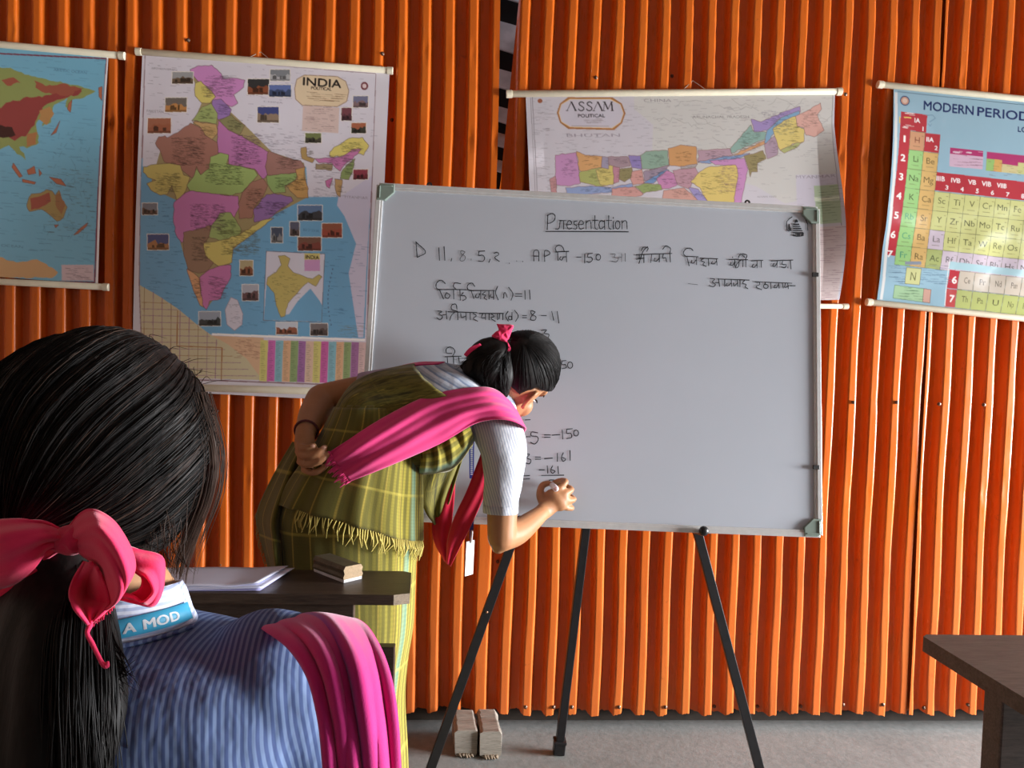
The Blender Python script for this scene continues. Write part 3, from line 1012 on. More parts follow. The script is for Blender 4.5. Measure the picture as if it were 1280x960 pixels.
AS = [
    ([(205, 292), (260, 285), (278, 282), (285, 330), (292, 390), (250, 400), (205, 395)], (202, 138, 190)), ([(185, 375), (205, 365), (210, 425), (192, 425)], (200, 140, 140)),
    ([(278, 278), (310, 292), (368, 296), (365, 335), (300, 350), (288, 345)], (222, 160, 84)), ([(288, 350), (345, 338), (400, 330), (412, 390), (360, 400), (290, 385)], (172, 176, 84)),
    ([(345, 345), (380, 330), (412, 325), (405, 395), (360, 395)], (212, 190, 84)), ([(368, 296), (390, 300), (390, 340), (365, 335)], (160, 150, 175)),
    ([(388, 298), (455, 296), (465, 330), (425, 335), (390, 325)], (170, 140, 150)), ([(405, 330), (428, 335), (425, 385), (408, 390)], (200, 130, 150)),
    ([(428, 340), (470, 335), (475, 365), (445, 385), (425, 375)], (150, 138, 84)), ([(458, 292), (500, 293), (505, 340), (470, 335)], (150, 130, 195)),
    ([(500, 293), (520, 278), (595, 276), (600, 330), (550, 345), (505, 340)], (140, 172, 150)), ([(470, 350), (505, 342), (512, 390), (475, 395), (465, 375)], (216, 150, 140)),
    ([(510, 350), (600, 325), (590, 345), (540, 385), (512, 380)], (160, 140, 160)), ([(596, 268), (640, 256), (694, 262), (697, 325), (640, 332), (600, 328)], (216, 152, 78)),
    ([(510, 388), (590, 340), (600, 345), (545, 390)], (110, 150, 200)), ([(555, 375), (590, 345), (615, 355), (640, 390), (600, 408), (570, 410)], (206, 130, 180)),
    ([(612, 345), (690, 335), (705, 360), (680, 385), (668, 410), (630, 395)], (196, 146, 160)), ([(478, 400), (520, 390), (570, 395), (575, 412), (510, 425)], (150, 168, 90)),
    ([(240, 405), (330, 398), (400, 405), (470, 390), (475, 402), (400, 420), (300, 430), (245, 428)], (140, 160, 205)), ([(400, 408), (480, 402), (510, 428), (480, 438), (400, 434)], (214, 150, 140)),
    ([(580, 415), (650, 405), (690, 440), (700, 450), (575, 445)], (216, 156, 140)), ([(700, 275), (810, 268), (820, 292), (740, 310), (700, 318)], (188, 150, 165)),
    ([(640, 330), (697, 322), (690, 335), (640, 340)], (175, 165, 165)), ([(700, 315), (800, 295), (880, 285), (850, 300), (740, 322)], (130, 160, 205)),
    ([(705, 350), (735, 333), (835, 325), (845, 360), (830, 410), (825, 462), (735, 458), (705, 405), (672, 385)], (226, 196, 84)), ([(740, 312), (860, 302), (872, 340), (855, 420), (850, 455), (822, 462), (838, 360), (830, 326), (760, 326)], (208, 138, 196)),
    ([(666, 405), (700, 410), (735, 455), (700, 452)], (162, 148, 205)), ([(812, 268), (840, 235), (885, 185), (890, 205), (940, 212), (935, 235), (860, 265), (815, 285)], (140, 178, 165)),
    ([(885, 165), (920, 175), (1000, 140), (1058, 120), (1060, 140), (990, 160), (940, 205), (895, 210)], (165, 140, 200)), ([(820, 290), (935, 240), (940, 250), (880, 275), (850, 290)], (220, 158, 98)),
    ([(930, 250), (940, 205), (990, 160), (1055, 135), (1058, 148), (1000, 175), (955, 225), (945, 250)], (120, 170, 205)), ([(858, 295), (925, 275), (935, 305), (905, 320), (905, 350), (885, 350), (880, 368), (868, 320)], (156, 140, 84)),
    ([(930, 255), (965, 225), (980, 245), (975, 290), (940, 305)], (180, 150, 170)), ([(960, 200), (1000, 170), (1042, 155), (1048, 190), (1075, 200), (1072, 245), (1040, 250), (985, 275), (975, 250)], (226, 200, 92)),
    ([(985, 275), (1040, 250), (1070, 245), (1040, 268), (1000, 285)], (180, 184, 104)), ([(1042, 155), (1075, 140), (1130, 108), (1135, 130), (1120, 150), (1145, 205), (1110, 228), (1080, 222), (1072, 195), (1048, 190)], (224, 166, 150))]
for P, col in AS:
    c.poly(P, col, (140, 100, 90), 1.0, .5)
for P, col in AS:
    Q = np.array(P)
    lo, hi = Q.min(0), Q.max(0)
    m = lo * .8 + hi * .2, lo * .25 + hi * .75
    c.ticks(m[0][0], m[0][1], m[1][0], m[1][1], int((hi - lo).prod() / 200), tuple(int(x * .55) for x in col), (6, 18), .8, .6)
for k, (rr, col) in enumerate((((0, 0), (178, 112, 40)), ((6, 6), (236, 190, 110)), ((8, 8), (204, 196, 208)))):
    a = rr[0]
    c.poly([(250 + a, 88 + a), (405 - a, 88 + a), (437 - a * .7, 110 + a * .5), (450 - a, 145), (437 - a * .7, 180 - a * .5), (410 - a, 204 - a), (250 + a, 200 - a), (222 + a * .7, 178 - a * .5), (211 + a, 143), (222 + a * .7, 110 + a * .5)], col)
# serif capitals drawn stroke by stroke: thin left, thick right, small feet
def serif(ch, x, wd, y0, y1):
    k = (54, 44, 46)
    def L(a, b, w_):
        c.line([(x + a[0] * wd, y1 + (y0 - y1) * a[1]), (x + b[0] * wd, y1 + (y0 - y1) * b[1])], k, w_)
    def foot(u, v):
        L((u - .13, v), (u + .13, v), 1.0)
    if ch == 'A':
        L((.08, 0), (.5, 1), 1.1); L((.5, 1), (.92, 0), 2.6); foot(.08, .01); foot(.92, .01); L((.5, 1), (.38, 1), 1)
    if ch == 'S':
        P = [(.85, .8), (.7, .95), (.45, 1), (.2, .88), (.2, .68), (.45, .55), (.7, .42), (.85, .25), (.7, .06), (.42, 0), (.15, .1), (.1, .25)]
        for a, b in zip(P[:-1], P[1:]):
            L(a, b, 2.0)
    if ch == 'M':
        L((.1, 0), (.18, 1), 1.1); L((.18, 1), (.5, .15), 2.4); L((.5, .15), (.82, 1), 1.1); L((.82, 1), (.9, 0), 2.6); foot(.1, .01); foot(.9, .01); foot(.15, .99); foot(.85, .99)
for ch, x, wd in (('A', 244, 36), ('S', 284, 26), ('S', 312, 26), ('A', 336, 36), ('M', 370, 38)):
    serif(ch, x, wd, 104, 136)
c.text('POLITICAL', 285, 159, 378, 147, (60, 50, 55), .03)
c.ticks(300, 164, 360, 180, 30, (150, 135, 135), (10, 26), .8, .7, 5)
c.line([(262, 189), (392, 190)], (170, 150, 140), 1.0)
c.text('CHINA', 514, 105, 610, 94, (140, 128, 135))
c.text('BHUTAN', 245, 228, 430, 217, (150, 138, 150))
c.text('ARUNACHAL PRADESH', 682, 162, 878, 153, (120, 112, 112))
c.text('MYANMAR', 1040, 373, 1172, 362, (140, 128, 140))
c.text('NAGALAND', 905, 440, 970, 433, (130, 120, 125))
c.poly([(153 + 9 * math.cos(a), 101 + 8 * math.sin(a)) for a in np.linspace(0, 6.28, 12)], (170, 90, 50))
c.rect(1102, 398, 1176, 438, (172, 190, 150))
c.rect(1102, 438, 1176, 452, (214, 222, 190))
c.rect(1104, 452, 1178, 530, (168, 190, 150))
c.ticks(1108, 404, 1160, 525, 40, (110, 130, 100), (12, 44), .8, .7, 9)
c.rect(1106, 540, 1186, 800, (214, 192, 190))
c.ticks(1110, 545, 1170, 795, 90, (150, 110, 120), (12, 40), .8, .7, 7)
c.ticks(130, 140, 180, 420, 40, (120, 105, 110), (8, 26), .8, .6)
root = thing('wall_chart', 'political map of Assam, wide chart partly hidden behind the whiteboard', 'map', c.o + c.ez, 'wall charts on the corrugated wall')
c.build(root, M_CHART, lambda U, V: (-0.012 * np.sin(np.pi * V) - 0.03 * np.clip(U - 0.94, 0, 1) / 0.06 * np.sin(np.pi * np.clip((V - .15) / .85, 0, 1)) - .006 * np.exp(-((V - .3) / .05) ** 2) * np.clip(1 - U / .05, 0, 1), 0.010 * np.clip((U - .8) / .2, 0, 1) * np.sin(2 * np.pi * V) * -1))
rod(root, onY(634, 117.5, -0.044), onY(1051, 114.5, -0.044), 0.0112, 'top_rod')
rod(root, onY(655, 380, -0.044), onY(1059, 383, -0.044), 0.0085, 'bottom_rod')
hanger(root, onY(852, 114, -0.046), onY(866, 101, -0.034), onY(885, 114, -0.046))

# ---- periodic table
c = Chart((1117, 110), (1560, 158), (1096, 378), base=(150, 190, 208))
c.crop(1070, 90, 2.909)
c.rect(-50, -50, 3000, 1200, (146, 188, 208))
c.tone = .74
# axes of the grid in crop pixels
gx, gy = np.array([55.0, 6.2]), np.array([-8.0, 69.0])
g0 = np.array([190.0, 218.0])                     # top-left of the H cell


def cell(i, j, col, w_=1.0, h_=1.0, line=(110, 110, 70)):
    a = g0 + gx * i + gy * j
    P = [a, a + gx * w_, a + gx * w_ + gy * h_, a + gy * h_]
    c.poly(P, col, line, .8)
    return a


RD = (196, 28, 48)


def qpoly(i0, j0, i1, j1, col):
    c.poly([g0 + gx * i0 + gy * j0, g0 + gx * i1 + gy * j0, g0 + gx * i1 + gy * j1, g0 + gx * i0 + gy * j1], col)


def lab(t_, i, j, hh, col, bold=.02, wmax=None):
    a = g0 + gx * i + gy * j
    tri = text_tris(t_, bold)
    wd = tri[:, :, 0].max() / .727 * hh
    if wmax:
        wd = min(wd, wmax)
    c.text(t_, a[0] - wd / 2, a[1] + hh / 2, a[0] + wd / 2, a[1] - hh / 2, col, bold)


qpoly(-.72, -.97, 0, 6.55, RD)
qpoly(-.72, -.97, 1.06, -.02, RD)
qpoly(1, 0, 2.02, .98, RD)
qpoly(2, 1.98, 12, 2.95, RD)
qpoly(12, 0, 18, .98, RD)
for k in range(7):
    lab('1234567'[k], -.38, k + .45, 25, (250, 240, 235), .03)
for t_, i, j in (('IA', .4, -.62), ('IIA', 1.35, .3), ('IIIB', 2.28, 2.28), ('IVB', 3.28, 2.28), ('VB', 4.35, 2.28), ('VIB', 5.3, 2.28), ('VIIB', 6.3, 2.28), ('VIII', 8.3, 2.28), ('IB', 10.3, 2.28), ('IIB', 11.3, 2.28)):
    lab(t_, i, j, 17, (248, 235, 235), .02, 34)
for t_, i, j in (('1', .82, -.2), ('2', 1.8, .72), ('3', 2.75, 2.72), ('4', 3.75, 2.72), ('5', 4.75, 2.72), ('6', 5.75, 2.72), ('7', 6.75, 2.72), ('8', 7.75, 2.72), ('9', 8.75, 2.72), ('10', 9.7, 2.72), ('11', 10.7, 2.72), ('12', 11.7, 2.72)):
    lab(t_, i, j, 16, (248, 235, 235), .02)
c.ticks(158, 148, 195, 160, 5, (245, 225, 220), (14, 30), 1.2, .9)
c.ticks(150, 196, 180, 208, 5, (245, 225, 220), (14, 30), 1.2, .9)
c.line([(168, 168), (195, 170)], (235, 200, 60), 2)
c.line([(152, 165), (150, 190)], (235, 200, 60), 2)
OR, GN, OG, YL, PL, CY = (214, 150, 100), (150, 206, 112), (222, 176, 84), (206, 206, 116), (204, 186, 200), (110, 200, 160)
ELS = {(0, 0): 'H', (0, 1): 'Li', (1, 1): 'Be', (0, 2): 'Na', (1, 2): 'Mg'}
rows = {3: 'K Ca Sc Ti V Cr Mn Fe Co Ni Cu Zn Ga Ge As Se Br Kr', 4: 'Rb Sr Y Zr Nb Mo Tc Ru Rh Pd Ag Cd In Sn Sb Te I Xe', 5: 'Cs Ba La Hf Ta W Re Os Ir Pt Au Hg Tl Pb Bi Po At Rn', 6: 'Fr Ra Ac Rf Db Sg Bh Hs Mt Ds Rg Cn Nh Fl Mc Lv Ts Og'}
for j, s_ in rows.items():
    for i, e in enumerate(s_.split()):
        ELS[(i, j)] = e
for k, e in enumerate('B C N O F Ne'.split()):
    ELS[(12 + k, 1)] = e
for k, e in enumerate('Al Si P S Cl Ar'.split()):
    ELS[(12 + k, 2)] = e
for (i, j), e in ELS.items():
    col = GN if i == 0 else OG if i == 1 else YL
    if e == 'H':
        col = OR
    if e in ('La',) or (j == 6 and i > 2):
        col = PL
    if e == 'Ac':
        col = (168, 180, 92)
    if i > 11:
        col = (190, 200, 150)
    cell(i, j, col)
    lab(e, i + .5, j + .42, 23, (38, 150, 120) if e in ('Rb', 'Cs', 'Fr') else (130, 60, 40) if e == 'H' else (60, 60, 40), .0)
    a = g0 + gx * (i + .25) + gy * (j + .78)
    c.line([a, a + gx * .5], (110, 100, 70), .9, .7)
    a = g0 + gx * (i + .78) + gy * (j + .2)
    c.line([a, a + gx * .14], (110, 100, 70), .9, .7)
# lanthanides block
for k, t_ in ((0, '6'), (1, '7')):
    a = np.array([336.0, 720.0]) + gy * k * .98
    c.poly([a, a + gx * .66, a + gx * .66 + gy * .95, a + gy * .95], RD if k == 0 else (200, 60, 60))
    c.text(t_, a[0] + 10, a[1] + 48, a[0] + 26, a[1] + 22, (250, 235, 230), .03)
    for i, e in enumerate(('Ce Pr Nd Pm Sm Eu Gd Tb Dy Ho Er Tm Yb Lu' if k == 0 else 'Th Pa U Np Pu Am Cm Bk Cf Es Fm Md No Lr').split()):
        b = np.array([373.0, 724.0]) + gx * 1.02 * i + gy * k * .98
        c.poly([b, b + gx, b + gx + gy * .95, b + gy * .95], (206, 190, 170) if k == 0 else (178, 186, 92), (120, 110, 80), .8)
        c.text(e, b[0] + 16, b[1] + 44, b[0] + 38, b[1] + 22, (70, 60, 45))
c.poly([(335, 690), (1200, 790), (1200, 812), (332, 716)], (165, 205, 215))
c.line([(332, 690), (322, 850)], (225, 225, 225), 1.6)
# legend boxes
c.poly([(335, 278), (455, 290), (450, 358), (330, 346)], (216, 176, 200))
c.poly([(335, 278), (455, 290), (453, 312), (333, 300)], (190, 30, 110))
c.ticks(340, 308, 430, 345, 20, (150, 110, 130), (16, 40), .9, .8, 11)
c.ticks(342, 292, 440, 298, 12, (230, 200, 215), (10, 30), 1.2, .9)
c.poly([(468, 293), (760, 322), (755, 392), (462, 362)], (190, 30, 110))
c.poly([(466, 318), (495, 321), (490, 364), (462, 362)], (150, 196, 90))
c.poly([(495, 320), (522, 324), (518, 368), (490, 364)], (222, 168, 60))
c.poly([(522, 338), (580, 345), (576, 374), (518, 368)], (212, 198, 130))
c.poly([(580, 332), (760, 350), (755, 392), (576, 374)], (206, 206, 120))
c.ticks(470, 325, 740, 380, 30, (130, 110, 70), (10, 24), .9, .7)
# key at the lower left
c.ticks(112, 705, 320, 770, 90, (90, 120, 145), (16, 46), .9, .7, 8)
c.rect(172, 690, 230, 702, (140, 150, 165))
c.poly([(178, 712), (232, 717), (228, 775), (174, 770)], (206, 206, 130), (110, 110, 80))
c.text('N', 193, 758, 212, 726, (90, 90, 50))
c.poly([(138, 775), (272, 792), (268, 840), (134, 822)], (160, 200, 150), (90, 130, 90))
c.poly([(245, 788), (272, 792), (268, 840), (242, 836)], (212, 160, 140), (130, 90, 80))
c.ticks(142, 784, 220, 826, 24, (90, 130, 90), (12, 40), .9, .7, 10)
# title
def ttl(t_, x0, x1, y1, hh, b):
    c.text(t_, x0, y1, x1, y1 - hh, (28, 48, 108), b)
ttl('MODERN', 243, 424, 138, 34, .03)
ttl('PERIODIC', 438, 680, 138 + 22, 34, .03)
ttl('TABLE', 706, 840, 138 + 54, 34, .03)
ttl('LONG', 583, 660, 219, 20, .03)
ttl('FORM', 676, 760, 229, 20, .03)
for rr, col in ((18, (70, 90, 130)), (14, (212, 150, 120)), (9, (225, 190, 170))):
    c.poly([(175 + rr * math.cos(a), 106 + rr * 1.05 * math.sin(a)) for a in np.linspace(0, 6.28, 20)], col)
c.line([(250, 160), (275, 158), (285, 170), (262, 185)], (100, 140, 165), 1.6, .6)
c.line([(258, 190), (264, 200), (270, 190)], (100, 140, 165), 1.4, .6)
c.line([(150, 72), (1290, 190)], (70, 100, 120), 1.0)
c.line([(145, 74), (92, 828)], (225, 225, 222), 5)
root = thing('wall_chart', 'light blue periodic table of the elements, glossy chart cut by the right edge', 'chart', c.o + c.ez, 'wall charts on the corrugated wall')
c.build(root, M_GLOSS, lambda U, V: -0.016 * np.sin(np.pi * V) - 0.012 * np.sin(np.pi * np.clip(V / .75, 0, 1)) * np.clip(1 - U / .12, 0, 1) ** 1.5
        - .0025 * np.sin(40 * U + 6 * V) * np.exp(-((V - .72) / .14) ** 2) * np.clip((U - .2) / .1, 0, 1) - .0018 * np.sin(23 * V + 17 * U) * np.clip((V - .5) / .2, 0, 1))
rod(root, onY(1098, 105.5, -0.044), onY(1570, 153, -0.044), 0.0108, 'top_rod')
rod(root, onY(1084, 377.5, -0.044), onY(1560, 428, -0.044), 0.0108, 'bottom_rod')

# ------------------------------------------------------------------ whiteboard
M_BOARD = plain('whiteboard_enamel', S(184, 189, 198), 0.3, 0.02, 3)
M_ALU = plain('brushed_aluminium', (0.7, 0.7, 0.69), 0.28, 0.05, 60, metal=0.35)
M_CORNER = plain('grey_green_plastic', S(128, 142, 132), 0.35, 0.06, 40)
M_DARKTAB = plain('dark_metal_tab', (0.05, 0.05, 0.05), 0.4, 0.1, 60, metal=0.5)
M_INK = plain('black_marker_ink', (0.018, 0.018, 0.022), 0.6, 0.1, 60)
M_INK2 = plain('faded_marker_ink', (0.1, 0.1, 0.11), 0.6, 0.1, 60)

BTL, BTR, BBR = W(474, 232, 2.17), W(1021, 262, 2.215), W(1024, 669, 2.10)
BBL = BTL + BBR - BTR
BX, BZ = nrm(BTR - BTL), nrm(BTL - BBL)
BN = nrm(np.cross(BX, BZ))                # towards the room
if np.dot(BN, CAM - BTL) < 0:
    BN = -BN
BZ = nrm(np.cross(BX, BN)) * (1 if np.dot(np.cross(BX, BN), BZ) > 0 else -1)
bw, bh = np.linalg.norm(BTR - BTL), np.linalg.norm(BTL - BBL)
BO = (BTL + BBR) / 2
board = thing('whiteboard', 'large whiteboard with handwritten sums in an aluminium frame on a black easel', 'whiteboard', (BBL + BBR) / 2)
mb = MB()
mb.box(BO - BN * 0.006, BX * (bw / 2 - .004), BZ * (bh / 2 - .004), BN * 0.005)
mb.build('writing_surface', M_BOARD, board)


def frame_bar(p, q, nm, inn):
    """two-step aluminium channel"""
    mb = MB()
    mb.box((p + q) / 2 - BN * 0.004, (q - p) / 2, inn * 0.0065, BN * 0.0105)
    mb.box((p + q) / 2 + inn * 0.009 - BN * 0.004, (q - p) / 2, inn * 0.004, BN * 0.0078)
    return mb.build(nm, M_ALU, board, bevel=0.0012)


frame_bar(BTL, BTR, 'frame_rail', -BZ)
frame_bar(BBL, BBR, 'frame_rail', BZ)
frame_bar(BTL, BBL, 'frame_rail', BX)
frame_bar(BTR, BBR, 'frame_rail', -BX)
for cpt, sx, sz in ((BTL, 1, -1), (BTR, -1, -1), (BBR, -1, 1), (BBL, 1, 1)):
    mb = MB()
    L, r = 0.044, 0.012
    prof = [(L, -.004), (L, .02), (.02, L), (-.004, L), (-.004, r * .6), (0, r * .1), (r * .6, -.004)]
    pts = [cpt + BX * sx * a + BZ * sz * b for a, b in prof]
    R = [[p - BN * .016 for p in pts], [p + BN * .0085 for p in pts]]
    mb.rings(R if sx * sz > 0 else R[::-1], True)
    mb.box(cpt + BX * sx * .02 + BZ * sz * .0035 + BN * .0095, BX * .019, BZ * .0022, BN * .0018)
    mb.box(cpt + BX * sx * .0035 + BZ * sz * .02 + BN * .0095, BX * .0022, BZ * .019, BN * .0018)
    mb.build('corner_cap', M_CORNER, board, bevel=0.0016)


def bp(px, py, lift=0.0):
    return onPlane(px, py, BO, BN) + BN * lift


for px, py in ((936, 257), (536, 235)):
    # keyhole hanging tab standing up from the top rail
    mb = MB()
    b = bp(px, py + 2) - BN * 0.012
    hx, hz = BX * .0085, BZ
    out, inn = [], []
    for a in np.linspace(0, 2 * math.pi, 20, endpoint=False):
        x, z = math.cos(a), math.sin(a)
        out.append(b + hx * x + hz * (0.018 + .0085 * z if z > 0 else -.004 if z < -.3 else 0.018 * (1 + z / .3) - .004 * (-z / .3) * 0))
        inn.append(b + hx * .42 * x + hz * (0.0165 + .0055 * z))
    n = len(out)
    V = [p + BN * .001 for p in out] + [p + BN * .001 for p in inn] + [p - BN * .001 for p in out] + [p - BN * .001 for p in inn]
    fs = []
    for i in range(n):
        j = (i + 1) % n
        fs += [(i, j, n + j, n + i), (2 * n + j, 2 * n + i, 3 * n + i, 3 * n + j), (i, 2 * n + i, 2 * n + j, j), (n + j, 3 * n + j, 3 * n + i, n + i)]
    mb.add(V, fs)
    mb.build('hanging_tab', M_DARKTAB, board)
for px, py in ((1018, 344), (1019, 584)):
    mb = MB()
    mb.box(bp(px, py, .006), BX * .009, BZ * .006, BN * .003)
    mb.build('frame_clip', M_DARKTAB, board, bevel=0.001)

# handwriting, digitised stroke by stroke on the board's plane
K6 = lambda x, y: (460 + x / 3.84, 220 + y / 3.84)
K7 = lambda x, y: (760 + x / 3.84, 220 + y / 3.84)
K4 = lambda x, y: (620 + x / 2.7826, 90 + y / 2.7826)
K8 = lambda x, y: (460 + x / 3.0, 400 + y / 3.0)


def circ(cx, cy, rx, ry, a0=90, a1=440):
    return [(cx + rx * math.cos(math.radians(a)), cy - ry * math.sin(math.radians(a))) for a in np.linspace(a0, a1, 14)]


def sh(P, dx, dy=0):
    return [(x + dx, y + dy) for x, y in P]


e_ = [(247, 532), (262, 529), (260, 519), (252, 518), (246, 532), (252, 546), (264, 543)]
n_ = [[(313, 546), (313, 518)], [(313, 526), (321, 518), (329, 521), (331, 546)]]
t_s = [[(344, 500), (344, 540), (352, 547)], [(336, 517), (354, 516)]]
TITLE = [[(180, 497), (178, 548)], [(178, 500), (195, 492), (205, 500), (203, 515), (190, 525), (180, 527)],
         [(207, 546), (219, 544), (223, 519)], [(222, 517), (242, 517)], [(235, 517), (235, 546)],
         e_, [(282, 518), (271, 522), (273, 530), (281, 536), (278, 546), (269, 545)], sh(e_, 41), n_[0], n_[1], t_s[0], t_s[1],
         [(376, 520), (364, 518), (358, 532), (364, 546), (376, 538)], [(377, 517), (378, 547)], sh(t_s[0], 48), sh(t_s[1], 48), [(408, 520), (408, 546)], [(408, 506), (408, 509)],
         circ(423, 532, 8, 14), sh(n_[0], 125), sh(n_[1], 125), [(173, 555), (460, 556)]]
L6 = [
    [(230, 315), (236, 390)], [(230, 317), (277, 365), (238, 390)], [(340, 345), (343, 405)], [(365, 340), (369, 405)], [(402, 396), (399, 408)],
    [(465, 364), (448, 358), (446, 372), (466, 386), (462, 405), (445, 408), (443, 394), (465, 366)], [(495, 398), (495, 404)],
    [(560, 360), (533, 362)], [(533, 362), (531, 382), (550, 380), (560, 395), (550, 410), (530, 408)], [(586, 400), (580, 415)],
    [(605, 372), (620, 366), (627, 378), (608, 392), (630, 410)], [(678, 418), (679, 421)], [(713, 407), (714, 410)], [(742, 409), (743, 412)],
    [(796, 408), (796, 362), (818, 360), (820, 408)], [(796, 385), (820, 385)], [(848, 410), (848, 360), (868, 362), (872, 375), (850, 386)],
    [(905, 366), (899, 346), (915, 332), (933, 340), (942, 362)], [(900, 365), (963, 362)], [(910, 365), (912, 405)], [(952, 365), (953, 412)], [(924, 388), (920, 398), (930, 404), (938, 390), (952, 388)],
    [(1002, 390), (1022, 390)], [(1040, 375), (1040, 418)], [(1077, 371), (1056, 374)], [(1056, 374), (1055, 390), (1072, 390), (1076, 405), (1062, 415), (1050, 410)], circ(1105, 390, 11, 14),
    [(352, 546), (330, 540), (328, 516), (350, 500), (371, 516)], [(335, 546), (420, 545)], [(343, 546), (362, 590)], [(377, 560), (369, 578), (383, 588), (393, 572), (377, 560)], [(410, 545), (412, 590)],
    [(425, 546), (410, 530), (418, 513), (445, 517)], [(425, 545), (472, 546)], [(441, 548), (443, 596)], [(457, 560), (446, 575), (462, 574), (471, 588), (455, 598)],
    [(505, 551), (480, 545), (478, 525), (498, 514), (512, 530)], [(488, 550), (607, 550)], [(495, 551), (508, 588)], [(520, 568), (515, 581), (530, 583), (536, 565)], [(541, 551), (541, 590)],
    [(562, 556), (549, 568), (565, 573), (557, 585), (570, 594)], [(580, 551), (581, 590)], [(590, 568), (587, 580), (601, 582)], [(603, 552), (603, 592)],
    [(622, 530), (612, 560), (625, 595)], [(650, 586), (653, 563), (660, 562), (668, 582)], [(675, 535), (695, 565), (687, 596)], [(708, 566), (738, 566)], [(708, 577), (738, 577)], [(753, 550), (754, 592)], [(775, 548), (778, 592)],
    [(335, 648), (356, 651), (340, 661), (358, 675), (345, 690), (330, 680)], [(358, 668), (375, 665)], [(375, 648), (378, 686)], [(385, 652), (522, 656)], [(415, 655), (400, 670), (392, 692)], [(430, 655), (431, 690)],
    [(430, 650), (402, 640), (402, 620), (422, 616), (427, 640)], [(445, 660), (449, 680), (470, 672)], [(470, 655), (471, 692)], [(490, 655), (491, 690)], [(505, 660), (520, 671), (505, 684), (526, 697)], [(535, 660), (650, 660)],
    [(550, 662), (545, 680), (562, 681)], [(563, 660), (564, 690)], [(581, 660), (581, 690)], [(592, 662), (606, 674), (590, 682), (611, 698)], [(622, 660), (622, 690)], [(632, 662), (629, 686)], [(647, 660), (647, 690)],
    [(672, 650), (660, 672), (673, 696)], circ(682, 682, 8, 9), [(691, 655), (691, 690)], [(704, 645), (721, 672), (708, 698)], [(742, 670), (761, 670)], [(742, 680), (761, 680)],
    [(801, 652), (783, 646), (784, 662), (806, 676), (800, 692), (781, 690), (784, 674), (802, 654)], [(832, 670), (856, 670)], [(882, 650), (891, 692)], [(908, 650), (916, 706)],
    [(832, 742), (858, 738), (845, 755), (868, 760), (862, 778), (845, 775)], [(950, 886), (931, 888)], [(931, 888), (930, 905), (948, 906), (951, 920), (932, 925)], circ(970, 908, 12, 15),
    [(403, 852), (378, 850), (376, 830), (398, 821), (417, 840), (405, 866)], [(370, 868), (447, 865)], [(380, 868), (383, 905)], [(410, 870), (411, 900)], [(435, 870), (438, 895)]]
L7 = [
    [(12, 376), (35, 375), (29, 389), (48, 396), (40, 412), (18, 409)], [(48, 393), (65, 390)], [(65, 373), (65, 412)], [(82, 372), (83, 410)],
    [(135, 379), (306, 372)], [(150, 378), (149, 396), (137, 400)], [(148, 398), (172, 394)], [(172, 378), (172, 416)], [(148, 420), (168, 362), (190, 340)], [(160, 360), (168, 343), (192, 345), (186, 362)], [(209, 378), (205, 415)],
    [(225, 395), (221, 406), (233, 408), (246, 394)], [(246, 378), (246, 413)], [(265, 375), (262, 394), (276, 393), (281, 412)], [(297, 375), (299, 413)], [(262, 352), (278, 336), (299, 348), (296, 371)],
    [(372, 386), (361, 370), (374, 350), (395, 347), (408, 358)], [(374, 386), (432, 388)], [(378, 386), (389, 431)], [(402, 405), (399, 416), (411, 418), (421, 404)], [(425, 389), (425, 426)], [(443, 395), (526, 398)],
    [(461, 396), (445, 405), (463, 414), (455, 424), (470, 434)], [(481, 396), (483, 430)], [(500, 410), (497, 421), (510, 421), (520, 409)], [(520, 398), (523, 428)],
    [(580, 402), (626, 400)], [(590, 415), (586, 426), (598, 428), (607, 415)], [(608, 402), (609, 433)], [(597, 389), (598, 392)], [(641, 402), (620, 420), (612, 441), (626, 434), (629, 405)], [(632, 403), (670, 402)], [(646, 404), (646, 436)], [(661, 404), (661, 436)],
    [(625, 392), (636, 375), (656, 390)], [(645, 373), (666, 380), (660, 399)], [(688, 408), (743, 405)], [(697, 424), (691, 435), (702, 438), (714, 424)], [(715, 408), (715, 441)], [(735, 408), (736, 438)],
    [(783, 408), (887, 404)], [(796, 420), (790, 431), (800, 434), (810, 420)], [(812, 408), (810, 441)], [(838, 408), (836, 424), (855, 426), (849, 440), (832, 437)], [(862, 437), (863, 440)], [(875, 408), (878, 446)],
    [(490, 492), (512, 495), (500, 509), (515, 520), (505, 532), (485, 525)], [(515, 512), (530, 512)], [(530, 493), (535, 530)], [(528, 495), (677, 500)], [(560, 498), (560, 530)], [(571, 515), (566, 526), (578, 526), (590, 514)], [(591, 498), (593, 530)], [(602, 514), (605, 528), (620, 515)], [(621, 500), (623, 530)], [(633, 500), (633, 531)], [(656, 500), (645, 515), (663, 521), (658, 532), (671, 541)],
    [(705, 508), (742, 510)], [(725, 510), (728, 521), (710, 532), (737, 546)], [(756, 511), (752, 520)], circ(757, 530, 11, 10), [(750, 510), (882, 515)], [(780, 512), (782, 541)], [(802, 524), (795, 535), (809, 535), (818, 518)], [(818, 512), (821, 538)], [(836, 514), (841, 538)], [(851, 514), (848, 535), (866, 529)], [(862, 515), (865, 541)], [(875, 527), (898, 527)]]
